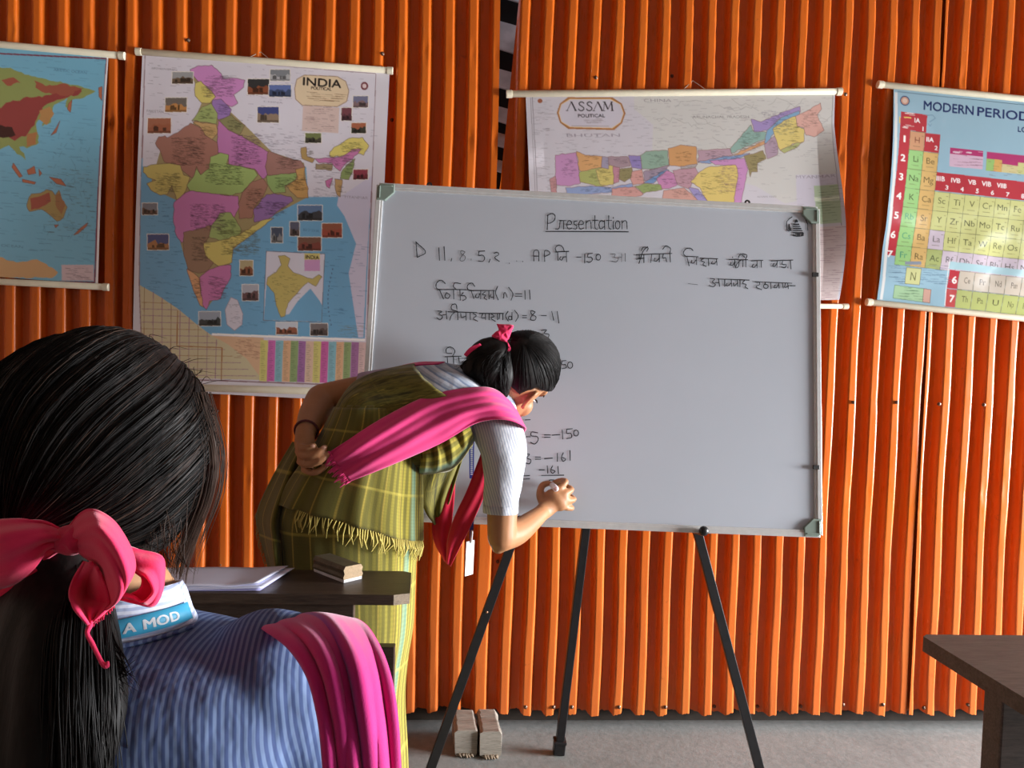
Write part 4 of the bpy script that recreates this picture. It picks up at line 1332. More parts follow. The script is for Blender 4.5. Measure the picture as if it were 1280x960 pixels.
L8 = [
    [(593, 438), (608, 438)], [(636, 423), (614, 420), (612, 434), (633, 437), (638, 450), (625, 465), (610, 459)], [(662, 431), (683, 431)], [(662, 440), (683, 440)], [(692, 432), (719, 430)], [(728, 412), (730, 446)], [(766, 408), (745, 410)], [(745, 410), (745, 425), (760, 425), (763, 440), (745, 445)], circ(780, 424, 9, 11),
    [(585, 505), (606, 503), (596, 517), (611, 525), (605, 539), (588, 535)], [(628, 514), (647, 514)], [(628, 522), (647, 522)], [(662, 520), (691, 518)], [(710, 500), (710, 530)], [(732, 498), (725, 516), (731, 530), (741, 522), (729, 515)], [(757, 490), (758, 526)],
    [(642, 562), (661, 562)], [(672, 547), (674, 574)], [(692, 547), (685, 563), (691, 575), (701, 567), (688, 561)], [(712, 549), (714, 576)], [(651, 583), (734, 582)], [(577, 585), (606, 583)], [(577, 597), (606, 595)], [(697, 600), (680, 601), (678, 612), (694, 610)], [(590, 375), (608, 374)]]


def ribbon(mb, P, wd, lift, mi=0):
    if len(P) > 2:
        P = cr(P, max(6, int(len(P) * 4)))
    P = np.array(P, float)
    D = np.gradient(P, axis=0)
    L, R = [], []
    for i, p in enumerate(P):
        d = nrm(D[i])
        k = wd * (0.85 + 0.3 * math.sin(i * 1.3 + p[0]) * .5)
        nn = np.array([-d[1], d[0]]) * k / 2
        if i == 0:
            p = p - d * wd * .35
        if i == len(P) - 1:
            p = p + d * wd * .35
        L.append(bp(p[0] + nn[0], p[1] + nn[1], lift))
        R.append(bp(p[0] - nn[0], p[1] - nn[1], lift))
    n = len(P)
    mb.add(L + R, [(i, n + i, n + i + 1, i + 1) for i in range(n - 1)], mi)


ROWS = {}
for Kf, LL, wd in ((K4, TITLE, 1.3), (K6, L6, 1.3), (K7, L7, 1.3), (K8, L8, 1.4), (K7, [[(385, 517), (430, 522)]], 1.0)):
    for i, st in enumerate(LL):
        P = [Kf(*p) for p in st]
        faint = Kf is K6 and i in (5, 6, 11, 12, 13) or Kf is K7 and (i < 4 or len(LL) == 1)
        cy = sum(p[1] for p in P) / len(P)
        key = sum(cy > y for y in (296, 341, 383, 408, 428, 480, 512, 556, 580, 591)) if Kf is not K7 else (1 if cy < 343 else 20)
        ROWS.setdefault(key, []).append((min(p[0] for p in P), max(p[0] for p in P), P, wd * (.8 if faint else 1), 1 if faint else 0))
for key in sorted(ROWS):
    # strokes that stand close together make a word
    end, mb = None, None
    for x0, x1, P, wd, mi in sorted(ROWS[key], key=lambda q: q[0]):
        if end is None or x0 > end + 7:
            if mb is not None:
                mb.build('written_word', [M_INK, M_INK2], board)
            mb, end = MB(), x1
        ribbon(mb, P, wd, 0.0006, mi)
        end = max(end, x1)
    mb.build('written_word', [M_INK, M_INK2], board)
# printed emblem in the corner: a striped tower inside a broken ring
mb = MB()


def em(x, y):
    return bp(960 + x / 16.0, 255 + y / 16.0, 0.0006)


def epoly(P):
    mb.add([em(*p) for p in P], [tuple(range(len(P)))[::-1]])


epoly([(535, 340), (555, 305), (585, 320), (605, 365), (530, 380)])
for k, (y0, y1) in enumerate(((392, 425), (440, 462), (478, 508), (524, 546), (562, 590))):
    f = lambda y: (500 - (y - 392) * .02, 615 + (y - 392) * .5)
    epoly([(f(y0)[0], y0), (f(y0)[1], y0), (f(y1)[1], y1), (f(y1)[0], y1)])
epoly([(575, 590), (640, 590), (640, 655), (575, 655)])
epoly([(680, 580), (715, 575), (712, 640), (640, 655), (660, 620)])
epoly([(485, 620), (500, 600), (580, 640), (585, 655), (510, 645)])
epoly([(405, 395), (430, 400), (475, 540), (430, 540), (400, 500)])
for P in ([(480, 260), (420, 300), (380, 345)], [(375, 350), (368, 430), (376, 520)], [(380, 520), (420, 545)], [(755, 320), (790, 400), (795, 525)]):
    for a, b in zip(P[:-1], P[1:]):
        ribbon(mb, [(960 + a[0] / 16, 255 + a[1] / 16), (960 + b[0] / 16, 255 + b[1] / 16)], 1.2, .0006)
mb.build('printed_emblem', M_INK, board)

# ------------------------------------------------------------------ easel
M_EASEL = plain('black_painted_steel', (0.012, 0.011, 0.012), 0.38, 0.2, 50)
apex = W(776, 300, 2.32)
feetF = [onZ(527, 992, 0.0), onZ(957, 990, 0.0)]
footB = onZ(698, 941, 0.0)
easel = thing('easel', 'black metal tripod easel holding up the whiteboard', 'easel', (np.array(feetF).sum(0) + footB) / 3 * (1, 1, 0))
for p in feetF:
    mb = MB()
    top = apex + (p - apex) * .03
    d = nrm(apex - p)
    mb.bar(p + d * .004, top, 0.027, 0.016, up=(0, 1, 0))
    leg = mb.build('leg', M_EASEL, easel, bevel=0.0015)
    mb = MB()
    mb.bar(p, p + d * .05, 0.034, 0.024, up=(0, 1, 0))
    mb.build('foot_cap', M_EASEL, leg, bevel=0.003)
d = nrm(apex - footB)
mb = MB()
mb.bar(footB + d * .004, apex - d * .06, 0.026, 0.026, up=(0, 1, 0))
leg = mb.build('leg', M_EASEL, easel, bevel=0.002)
mb = MB()
mb.bar(footB, footB + d * .042, 0.037, 0.037, up=(0, 1, 0))
mb.bar(footB + d * .036, footB + d * .046, 0.041, 0.041, up=(0, 1, 0))
mb.build('foot_cap', M_EASEL, leg, bevel=0.003)
mb = MB()
mb.box(apex - (0, 0, .01), (0.05, 0, 0), (0, .022, 0), (0, 0, .03))
mb.build('hinge_block', M_EASEL, easel, bevel=0.004)
for px, py, k in ((877, 660, 1), (649, 647, 0)):
    # peg through the leg that carries the board's lower rail
    q = onPlane(px, py + 6, BO, BN)
    mb = MB()
    mb.tube([q - BN * .075, q + BN * .018], 0.0075, 12)
    mb.ell(q + BN * .02 + BZ * .006, BX * .0135, BZ * .0135, BN * .011, 16, 10)
    mb.build('peg', M_EASEL, easel, smooth=True)
# hole with bare metal rim in the left leg
hp = feetF[0] + (apex - feetF[0]) * 0.32
mb = MB()
n_l = nrm(CAM - hp)
mb.ell(hp + n_l * .0105, nrm(np.cross(n_l, (0, 0, 1))) * .0035, (0, 0, .0035), n_l * .002, 10, 8)
mb.build('rivet', plain('copper_rivet', (0.5, 0.25, 0.15), .4, metal=.6), easel, smooth=True)

# ------------------------------------------------------------------ desks
def dark_wood(name, c0, c1, sc=1.0, rot=(0, 0, 0), rough=0.5):
    k = NT(name, rough, 0.35)
    v = k.coord(scale=(3 * sc, 26 * sc, 26 * sc), rot=rot)
    g = k.noise(1.6, v, 6, 0.65)
    g2 = k.noise(9, v, 4, 0.7)
    col = k.ramp(g, [(0.28, c0), (0.7, c1)])
    col = k.mix(0.4, col, k.ramp(g2, [(0.35, tuple(x * .55 for x in c0)), (0.7, tuple(min(1, x * 1.3) for x in c1))]))
    k.link(col, 'Base Color')
    k.bump(g2, 0.3, 0.0015)
    return k.m


M_DESK = dark_wood('dark_stained_desk_wood', (0.028, 0.018, 0.013), (0.075, 0.05, 0.036), rough=.42)
M_DESK2 = dark_wood('worn_dark_desk_wood', (0.055, 0.04, 0.033), (0.13, 0.1, 0.085), rough=.5)
M_ENDG = dark_wood('bare_end_grain', (0.2, 0.15, 0.11), (0.36, 0.28, 0.2), 2)
M_RAW = dark_wood('weathered_raw_timber', (0.2, 0.175, 0.145), (0.42, 0.375, 0.32), 1.2, (0, 0, math.radians(90)), .8)
ZT = 0.80
A, B_ = onZ(510, 714, ZT), onZ(515, 744, ZT)
xr = (A[0] + B_[0]) / 2
TH = 0.021


def desk_top(parent, poly, z1, th, mat, end_mat=None, skew=None):
    """plank: poly in plan, slightly worn corners"""
    mb = MB()
    n = len(poly)
    V = [(x, y, z1) for x, y in poly] + [(x, y, z1 - th) for x, y in poly]
    mb.add(V, [tuple(range(n)), tuple(range(2 * n - 1, n - 1, -1))], 0)
    for i in range(n):
        j = (i + 1) % n
        mb.add([V[i], V[j], V[n + j], V[n + i]], [(0, 3, 2, 1)], 1 if (end_mat is not None and skew == i) else 0)
    o = mb.build('desk_top', [mat] + ([end_mat] if end_mat else []), parent, bevel=0.003)
    return o


desk = thing('school_desk', 'dark narrow wooden desk in front of the bending person, with papers on it', 'desk', (xr - .6, (A[1] + B_[1]) / 2, 0), 'dark school desks')
yb_, yf_ = A[1], B_[1]
desk_top(desk, [(xr - 1.35, yf_), (xr - .026, yf_), (xr + .005, yf_ + .012), (xr - .002, yb_ - .012), (xr - .02, yb_), (xr - 1.35, yb_)], ZT, TH, M_DESK, M_ENDG, 1)
xa = onY(443, 765, yf_ + .03)[0]
mb = MB()
mb.abox((xr - 1.3, yf_ + .02, ZT - TH - .042), (xa, yf_ + .045, ZT - TH))
mb.build('apron', M_DESK, desk, bevel=.002)
for x0 in (xr - 1.25, onY(333, 790, yf_ + .05)[0]):
    mb = MB()
    mb.abox((x0, yf_ + .047, 0), (x0 + .05, yf_ + .1, ZT - TH))
    mb.build('leg', M_DESK, desk, bevel=.003)
    mb = MB()
    mb.abox((x0 + .002, yf_ + .03, .1), (x0 + .04, yf_ + .16, .15))
    mb.build('foot_rail', M_DESK, desk, bevel=.002)
# its outer leg leans out under the end of the top
p0 = W(470, 800, 1.60)
mb = MB()
xl = onY(486, 830, yf_ + .06)[0]
ztop = onY(486, 807, yf_ + .06)[2]
mb.abox((xl - .055, yf_ + .05, 0), (xl + .012, yf_ + .075, ztop))
mb.build('side_board', M_DESK, desk, bevel=.002)
mb = MB()
mb.abox((xa - .05, yf_ + .06, ztop - .05), (xl + .0, yf_ + .073, ztop - .005))
mb.build('stretcher', M_DESK, desk, bevel=.002)

C0 = onZ(1150, 793, ZT)
C1 = onZ(1283, 883, ZT)
desk2 = thing('school_desk', 'dark worn wooden desk at the right edge of the photo, empty top', 'desk', (C0[0] + .5, (C0[1] + C1[1]) / 2, 0), 'dark school desks')
desk_top(desk2, [(C0[0] + .005, C1[1] - .04), (C0[0] + 1.25, C1[1] - .04), (C0[0] + 1.25, C0[1]), (C0[0] + .012, C0[1]), (C0[0], C0[1] - .01)], ZT, .027, M_DESK2)
lg = onZ(1258, 866, ZT - .03)
for x0 in (lg[0] - .022, C0[0] + 1.12):
    for y0 in (lg[1], C1[1] - .02):
        mb = MB()
        mb.abox((x0, y0 - .022, 0), (x0 + .044, y0 + .022, ZT - .028))
        mb.build('leg', M_DESK2, desk2, bevel=.003)
    mb = MB()
    mb.abox((x0 + .01, C1[1] - .01, .12), (x0 + .034, lg[1], .16))
    mb.build('stretcher', M_DESK2, desk2, bevel=.002)

# papers on the left desk
M_PAPER = plain('ruled_white_paper', S(205, 206, 226), .7, .03, 12)
M_PAPER2 = plain('lilac_paper_cover', S(150, 148, 190), .6, .05, 12)
pp = thing('paper_stack', 'loose white exercise sheets lying on the left desk, corners curling', 'papers', onZ(270, 728, ZT))
for k, (rot, dx, dy, mt) in enumerate(((0.0, .0, .0, M_PAPER2), (.012, .004, .004, M_PAPER), (-.015, .01, .006, M_PAPER), (.02, -.004, .009, M_PAPER))):
    tl, tr, br, bl = onZ(175, 715, ZT), onZ(362, 715, ZT), onZ(325, 739, ZT), onZ(160, 740, ZT)
    G = []
    for v in np.linspace(0, 1, 9):
        row = []
        for u in np.linspace(0, 1, 25):
            p = (tl * (1 - u) + tr * u) * (1 - v) + (bl * (1 - u) + br * u) * v
            z = .0015 + k * .0024 + .004 * k * max(0, u - .75) * 4 * (.6 + .4 * v) * .6 + .0008 * math.sin(9 * u + k) * (k > 0)
            row.append(p + (dx - rot * v * .06, -dy * (1 - v) * .3 + k * .002, z))
        G.append(row)
    mb = MB()
    mb.grid(G[::-1])
    mb.build('sheet', mt, pp, smooth=True, solid=.0012, offset=0)

# wooden duster
M_DUST = dark_wood('duster_old_wood', (0.05, 0.043, 0.028), (0.14, 0.12, 0.08), 2)
M_DEND = dark_wood('duster_sawn_end', (0.2, 0.125, 0.055), (0.33, 0.22, 0.11), 3)
M_FELT = plain('pale_felt', (0.6, 0.6, 0.62), .9, .1, 200)
e0 = (onZ(428, 727, ZT) + onZ(455, 726, ZT)) / 2
e1 = onZ(398, 715, ZT) + (0.004, 0.02, 0)
ax = nrm((e1 - e0) * (1, 1, 0))
sd = np.array([ax[1], -ax[0], 0])
Lb = .115
dus = thing('board_duster', 'old wooden block duster with pale felt base, on the left desk by the papers', 'duster', e0 + ax * Lb / 2)
mb = MB()
prof = [(-.024, .007), (.022, .007), (.0245, .012), (.0215, .018), (.024, .026), (.019, .0335), (-.02, .0345), (-.0245, .027), (-.022, .018), (-.025, .012)]
R = [[e0 + ax * t + sd * a + np.array([0, 0, b]) for a, b in prof] for t in (0, .004, .05, Lb)]
mb.rings(R, False)
n = len(prof)
mb.add(R[0], [tuple(range(n))[::-1]], 1)
mb.add(R[-1], [tuple(range(n))], 0)
mb.build('wooden_block', [M_DUST, M_DEND], dus, bevel=.001)
mb = MB()
mb.box(e0 + ax * (Lb / 2) + (0, 0, .0036), ax * (Lb / 2 - .001), sd * .023, np.array([0, 0, .0035]))
mb.build('felt_pad', M_FELT, dus, bevel=.001)

# two timber blocks lying on the floor under the sheet seam
for k, (pl, pr, lab_) in enumerate((((568, 943), (597, 946), 'left one of two weathered timber beams lying on the floor under the wall'), ((600, 945), (627, 947), 'right one of two weathered timber beams lying on the floor under the wall'))):
    a, b = onZ(*pl, .006), onZ(*pr, .006)
    b[1] = a[1]
    wd = b[0] - a[0]
    ht = .084
    y0, y1 = a[1], -.07
    tm = thing('timber_beam', lab_, 'beam', (a + b) / 2 * (1, 1, 0), 'timber beams on the floor')
    mb = MB()
    r = np.random.default_rng(k + 3)
    rgs = []
    for y in np.linspace(y0, y1, 9):
        j = r.normal(0, .0012, (8, 2))
        c = .008
        P = [(0, c), (c, 0), (wd - c, 0), (wd, c), (wd, ht - c), (wd - c, ht), (c, ht), (0, ht - c)]
        rgs.append([(a[0] + p[0] + q[0] - .018 * (y - y0) / .25 * (1 if k == 0 else 1), y, max(0.0, p[1] + q[1])) for p, q in zip(P, j)])
    mb.rings(rgs, False)
    mb.add(rgs[0], [tuple(range(8))], 1)
    mb.add(rgs[-1], [tuple(range(8))[::-1]], 0)
    mb.build('beam', [M_RAW, M_RAW], tm, bevel=.002)
    # splintered lower edge
    mb = MB()
    for q in range(5):
        x = a[0] + wd * (.25 + .13 * q)
        mb.tube([(x, y0 + .01, .004 + .002), (x + r.normal(0, .002), y0 - .004 - .004 * r.random(), .006), (x + .003, y0 - .008 - .007 * r.random(), .0035)], [.006, .005, .002], 6)
    mb.build('splinters', M_ENDG, tm)

# ------------------------------------------------------------------ people: shared pieces
def skin_mat(name, c):
    k = NT(name, 0.5, 0.35)
    n = k.noise(14, k.coord(), 4)
    k.link(k.ramp(n, [(0.3, tuple(x * .88 for x in c)), (0.7, tuple(min(1, x * 1.1) for x in c))]), 'Base Color')
    k.b.inputs['Subsurface Weight'].default_value = 0.08
    k.b.inputs['Subsurface Radius'].default_value = (0.01, 0.004, 0.002)
    k.bump(k.noise(220, k.coord(), 2), 0.08, 0.001)
    return k.m


M_SKIN = skin_mat('warm_brown_skin', (0.36, 0.165, 0.075))
M_SKIN2 = skin_mat('light_brown_skin', (0.42, 0.22, 0.11))
M_NAIL = plain('fingernail', (0.55, 0.3, 0.22), .3, .05)


def hair_mat(name, c, hi):
    k = NT(name, 0.5, 0.16)
    n = k.noise(120, k.coord(scale=(1, 1, .12)), 3)
    k.link(k.ramp(n, [(0.3, c), (0.75, hi)]), 'Base Color')
    k.bump(n, .35, .002)
    return k.m


M_HAIR = hair_mat('black_hair', (0.004, 0.0035, 0.0035), (0.012, 0.0095, 0.0085))
M_HAIRB = hair_mat('dark_brown_loose_hair', (0.02, 0.012, 0.009), (0.06, 0.035, 0.025))
M_PINK = None


def cloth(name, c, c2=None, weave=500, rough=.85, bump=.25):
    k = NT(name, rough, .2)
    u = k.n('ShaderNodeTexCoord').outputs['UV']
    n = k.noise(6, k.coord(), 4)
    c2 = c2 or tuple(x * .8 for x in c)
    k.link(k.ramp(n, [(0.35, c2), (0.65, c)]), 'Base Color')
    w_ = k.noise(weave, k.coord(), 2)
    k.bump(w_, bump, .001)
    k.b.inputs['Sheen Weight'].default_value = .25
    return k


def pink_cloth(name, c, stripe=None):
    k = cloth(name, c, tuple(x * .82 for x in c))
    if stripe:
        u = k.n('ShaderNodeSeparateXYZ', {0: k.n('ShaderNodeTexCoord').outputs['UV']}).outputs[0]
        r = k.ramp(u, stripe)
        base = k.b.inputs['Base Color'].links[0].from_socket
        k.link(k.mix(1.0, base, r, 'MULTIPLY'), 'Base Color')
    k.b.inputs['Transmission Weight'].default_value = 0.0
    return k.m


def patch(rows, nu, nv, fold=None):
    """cloth surface through rows of (px, py, depth) points"""
    R = []
    for r in rows:
        pts = np.array([W(*p) for p in r])
        R.append(crp(pts, nu))
    R = np.array(R)
    G = np.stack([crp(R[:, j], nv) for j in range(nu)], 1)
    if fold is not None:
        U, V = np.meshgrid(np.linspace(0, 1, nu), np.linspace(0, 1, nv))
        D = fold(U, V)
        dirs = G - CAM
        dirs /= np.linalg.norm(dirs, axis=2, keepdims=True)
        G = G + dirs * D[..., None]
    return G


def puff(mb, outline, d, thick, n=7, seed=0, tilt=(0, 0)):
    """closed pillow of cloth: outline in pixels at depth d; swells by thick both ways"""
    r = np.random.default_rng(seed)
    P = cr(list(outline) + [outline[0]], 41)[:-1]
    cx, cy = P.mean(0)
    m = len(P)
    ph = r.uniform(0, 6, 4)
    for sgn in (-1, 1):
        R = []
        for i in range(n):
            t = 1 - i / n
            hgt = thick * math.sqrt(max(0, 1 - t * t))
            ring = []
            for j, (x, y) in enumerate(P):
                a = 2 * math.pi * j / m
                wr = .22 * thick * math.sin(5 * a + ph[0] + 3 * t) * (1 - t) * t * 4 + .15 * thick * math.sin(9 * a + ph[1]) * t * (1 - t) * 4
                px, py = cx + (x - cx) * t, cy + (y - cy) * t
                ring.append(W(px, py, d + tilt[0] * (px - cx) + tilt[1] * (py - cy) + sgn * hgt + sgn * wr))
            R.append(ring)
        k = len(mb.v)
        vs = [p for q in R for p in q] + [np.mean(R[-1], axis=0)]
        fs = []
        for i in range(n - 1):
            for j in range(m):
                f = (i * m + j, i * m + (j + 1) % m, (i + 1) * m + (j + 1) % m, (i + 1) * m + j)
                fs.append(f if sgn > 0 else f[::-1])
        o = (n - 1) * m
        for j in range(m):
            f = (o + j, o + (j + 1) % m, len(vs) - 1)
            fs.append(f if sgn > 0 else f[::-1])
        mb.add(vs, fs)


class Frame:
    """local head frame: s = to the person's right, f = forward, u = up"""
    def __init__(s, c, f, u):
        s.c = np.asarray(c, float)
        s.u = nrm(u)
        s.f = nrm(np.asarray(f) - np.dot(f, s.u) * s.u)
        s.s = np.cross(s.f, s.u)

    def __call__(s, a, b, c):
        return s.c + s.s * a + s.f * b + s.u * c

    def vec(s, a, b, c):
        return s.s * a + s.f * b + s.u * c


def head_shapes(mb, H):
    e = lambda c, r: mb.ell(H(*c), H.vec(r[0], 0, 0), H.vec(0, r[1], 0), H.vec(0, 0, r[2]), 22, 16)
    e((0, -.012, .022), (.073, .092, .086))
    e((0, .022, -.035), (.06, .066, .07))
    e((0, .05, -.075), (.036, .036, .034))
    e((0, .07, -.096), (.018, .016, .014))
    e((.038, .052, -.03), (.024, .024, .028))
    e((-.038, .052, -.03), (.024, .024, .028))
    e((0, .074, .035), (.05, .014, .03))
    mb.tube([H(0, .082, .012), H(0, .096, -.012), H(0, .106, -.032)], [.007, .0085, .011], 10)
    for s_ in (-1, 1):
        e((s_ * .011, .094, -.035), (.008, .009, .007))
    mb.tube([H(-.022, .078, -.06), H(0, .09, -.057), H(.022, .078, -.06)], [.004, .0065, .004], 8)
    mb.tube([H(-.02, .077, -.069), H(0, .089, -.069), H(.02, .077, -.069)], [.004, .0075, .004], 8)
    for s_ in (-1, 1):
        # ear: rim, bowl and lobe
        pts = [(s_ * .069, .012, -.018), (s_ * .073, .004, -.03), (s_ * .077, -.006, -.022), (s_ * .084, -.015, -.004), (s_ * .084, -.011, .014), (s_ * .077, .0, .021), (s_ * .072, .009, .012)]
        mb.tube([H(*p) for p in pts], [.004, .007, .005, .0045, .0045, .0045, .004], 8, sub=20)
        e((s_ * .074, -.001, -.001), (.0075, .014, .021))


def face_details(H, parent):
    white = plain('eye_white', (.75, .72, .68), .2, .02)
    iris = plain('dark_iris', (.02, .01, .006), .1, .05)
    for s_ in (-1, 1):
        mb = MB()
        mb.ell(H(s_ * .031, .068, .0), H.vec(.011, 0, 0), H.vec(0, .0105, 0), H.vec(0, 0, .0032), 16, 12)
        ey = mb.build('eye', white, parent, smooth=True)
        mb = MB()
        mb.ell(H(s_ * .031, .0768, -.001), H.vec(.0055, 0, 0), H.vec(0, .003, 0), H.vec(0, 0, .003), 12, 8)
        mb.build('iris', iris, ey, smooth=True)
        mb = MB()
        mb.tube([H(s_ * .018, .081, .002), H(s_ * .031, .0865, .0045), H(s_ * .046, .075, .001)], [.0012, .0022, .0014], 6, sub=9)
        mb.build('eyelashes', M_HAIR, ey, smooth=True)
        mb = MB()
        mb.tube([H(s_ * .014, .086, .024), H(s_ * .033, .087, .031), H(s_ * .052, .07, .024)], [.0022, .0034, .0014], 6, sub=10)
        mb.build('eyebrow', M_HAIR, parent, smooth=True)


def smooth01(x, a, b):
    t = np.clip((x - a) / (b - a), 0, 1)
    return t * t * (3 - 2 * t)


def hair_cap(name, H, c0, rad, cover, root, parent, mat, ripple=70, amp=.0012, extra=None, n=96):
    """shell of hair over the skull; cover(s,f,u) 1 = hair, 0 = bare skin; combed towards root"""
    root = nrm(root)
    t1 = nrm(np.cross(root, (0.3, .1, 1)))
    t2 = np.cross(root, t1)
    mb = MB()
    R = []

    def surf(d, lift=0.0):
        d = nrm(d)
        k = cover(*d)
        rr = .80 + .20 * k
        th = math.acos(max(-1, min(1, float(np.dot(d, root)))))
        ph = math.atan2(np.dot(d, t2), np.dot(d, t1))
        rip = amp * (math.sin(ripple * ph) * .6 + math.sin(ripple * 2.3 * ph + 1.3) * .4) * math.sin(th) ** .7
        q = np.array(c0) + d * np.array(rad) * rr + d * (rip + lift)
        if extra is not None:
            q = q + np.array(extra(d))
        return H(*q)
    m = n // 2
    for i in range(1, m):
        th = math.pi * i / m
        ring = []
        for j in range(n):
            ph = 2 * math.pi * j / n
            d = math.cos(th) * root + math.sin(th) * (math.cos(ph) * t1 + math.sin(ph) * t2)
            ring.append(surf(d))
        R.append(ring)
    a = np.array(R)
    mb.rings(R, True)
    o = mb.build(name, mat, parent, smooth=True)
    return o, surf, root, t1, t2


def strand_mesh(paths, r, mat, name, parent, n=3):
    mb = MB()
    for P in paths:
        P = np.asarray(P)
        T = np.gradient(P, axis=0)
        u = nrm(np.cross(T[0], (0.31, .2, .93)))
        R = []
        L = len(P)
        for i in range(L):
            t = nrm(T[i])
            u = nrm(u - np.dot(u, t) * t)
            v = np.cross(t, u)
            rr = r * (1 - .75 * (i / (L - 1)) ** 3)
            R.append([P[i] + rr * (math.cos(a) * u + math.sin(a) * v) for a in (0, 2.094, 4.189)])
        mb.rings(R, False)
    o = mb.build(name, mat, parent, smooth=True)
    o['kind'] = 'stuff'
    return o


def finger(mb, pts, r0, r1):
    mb.tube(pts, np.linspace(r0, r1, len(pts)), 10, sub=len(pts) * 4)


# ------------------------------------------------------------------ person bending at the whiteboard
def bd(px, py):
    return float(np.dot(bp(px, py) - CAM, FW))


HIP = W(445, 640, 1.90)
gx_, gy_ = HIP[0], HIP[1]
pers = thing('person', 'person in olive green wrap dress bending to write on the whiteboard, arm behind back', 'person', (gx_, gy_, 0), 'people')
TOR = [((420, 520), (512, 612), 1.90, .135), ((438, 488), (519, 580), 1.905, .128), ((466, 470), (528, 584), 1.91, .122), ((506, 460), (548, 582), 1.915, .125),
       ((550, 457), (582, 556), 1.92, .13), ((588, 466), (608, 534), 1.925, .115), ((622, 488), (625, 522), 1.935, .06)]


def torso_rings(t0, t1, n, grow=0.0, seg=56, fold=None):
    T = np.array([(a[0], a[1], b[0], b[1], d, r) for a, b, d, r in TOR], float)
    idx = np.linspace(t0, t1, n)
    full = crp(T, 121)
    R = []
    for t in idx:
        q = full[int(round(t / (len(TOR) - 1) * 120))]
        pa, pb = W(q[0], q[1], q[4]), W(q[2], q[3], q[4])
        c = (pa + pb) / 2
        a = (pb - pa) / 2
        la = np.linalg.norm(a)
        a = a / la * (la + grow)
        b = FW * (q[5] + grow)
        ring = []
        for k in range(seg):
            an = 2 * math.pi * k / seg
            ca, sa = math.cos(an), math.sin(an)
            ca = math.copysign(abs(ca) ** .9, ca)
            sa = math.copysign(abs(sa) ** .9, sa)
            f = 1 + (fold(an, t) if fold else 0)
            ring.append(c + (a * ca - b * sa) * f)
        R.append(ring)
    return R


mb = MB()
mb.rings(torso_rings(0, 6, 22, -.012), True)
H1 = Frame(W(642, 477, 1.955), .44 * RT - .41 * UP + .80 * FW, .68 * RT + .73 * UP)
head_shapes(mb, H1)
mb.tube([H1(0, -.03, -.04), H1(0, -.04, -.09), W(602, 502, 1.93)], [.05, .047, .058], 16, sub=8)
# right arm
SH, EL, WR = W(622, 540, 1.865), W(627, 672, 1.85), W(676, 642, 2.0)
mb.tube([SH, W(628, 605, 1.855), EL], [.047, .04, .0345], 16, sub=10)
mb.tube([EL, W(648, 664, 1.91), WR], [.034, .032, .0215], 16, sub=10)
mb.ell(W(623, 682, 1.848), RT * .018, UP * .02, FW * .02)
# right hand closed on the marker
hb = bd(692, 620)
mb.tube([WR, W(684, 635, hb - .065), W(694, 626, hb - .055)], [.022, .024, .024], 14, sub=6, flat=(FW, .62))
kn = W(704, 620, hb - .052)
mb.ell(W(695, 625, hb - .056), RT * .030 - UP * .004, RT * .006 - UP * .030, FW * .017)
mb.ell(W(702, 622, hb - .052), RT * .014 - UP * .02, RT * .016 + UP * .012, FW * .015)
finger(mb, [W(699, 611, hb - .053), W(707, 602, hb - .04), W(699, 601, hb - .022), W(690, 605, hb - .012)], .0098, .0072)
finger(mb, [W(706, 617, hb - .053), W(714, 612, hb - .032), W(706, 608, hb - .018), W(698, 610, hb - .014)], .0098, .0075)
finger(mb, [W(709, 626, hb - .05), W(717, 624, hb - .028), W(709, 619, hb - .014), W(701, 619, hb - .014)], .0095, .0072)
finger(mb, [W(708, 635, hb - .05), W(715, 635, hb - .03), W(708, 631, hb - .016), W(701, 629, hb - .016)], .0085, .0065)
finger(mb, [W(681, 633, hb - .064), W(675, 619, hb - .05), W(678, 607, hb - .034), W(686, 604, hb - .024)], .0125, .0082)
# left arm bent behind the back, hand closed loosely
LS, LE, LW_ = W(520, 486, 2.0), W(402, 499, 1.99), W(381, 543, 1.80)
mb.tube([LS, W(455, 489, 2.02), LE], [.045, .042, .04], 16, sub=9)
mb.tube([LE, W(391, 520, 1.91), LW_], [.04, .036, .023], 16, sub=9)
mb.tube([LW_, W(381, 554, 1.778), W(381, 566, 1.765)], [.0225, .024, .02], 14, sub=6)
mb.ell(W(382, 568, 1.772), RT * .021, UP * .031, FW * .013)
finger(mb, [W(376, 553, 1.768), W(376, 559, 1.748), W(384, 560, 1.735), W(392, 557.5, 1.733)], .0105, .0078)
finger(mb, [W(373, 565, 1.765), W(383, 570, 1.738), W(396, 567, 1.728), W(406, 559, 1.735)], .009, .0072)
finger(mb, [W(375, 577, 1.768), W(386, 581, 1.74), W(399, 577, 1.731), W(409, 569, 1.738)], .009, .0072)
finger(mb, [W(380, 587, 1.775), W(391, 591, 1.75), W(402, 587, 1.742), W(410, 579, 1.748)], .0085, .0068)
finger(mb, [W(386, 592, 1.79), W(396, 598, 1.772), W(405, 595, 1.766), W(411, 588, 1.77)], .0078, .006)
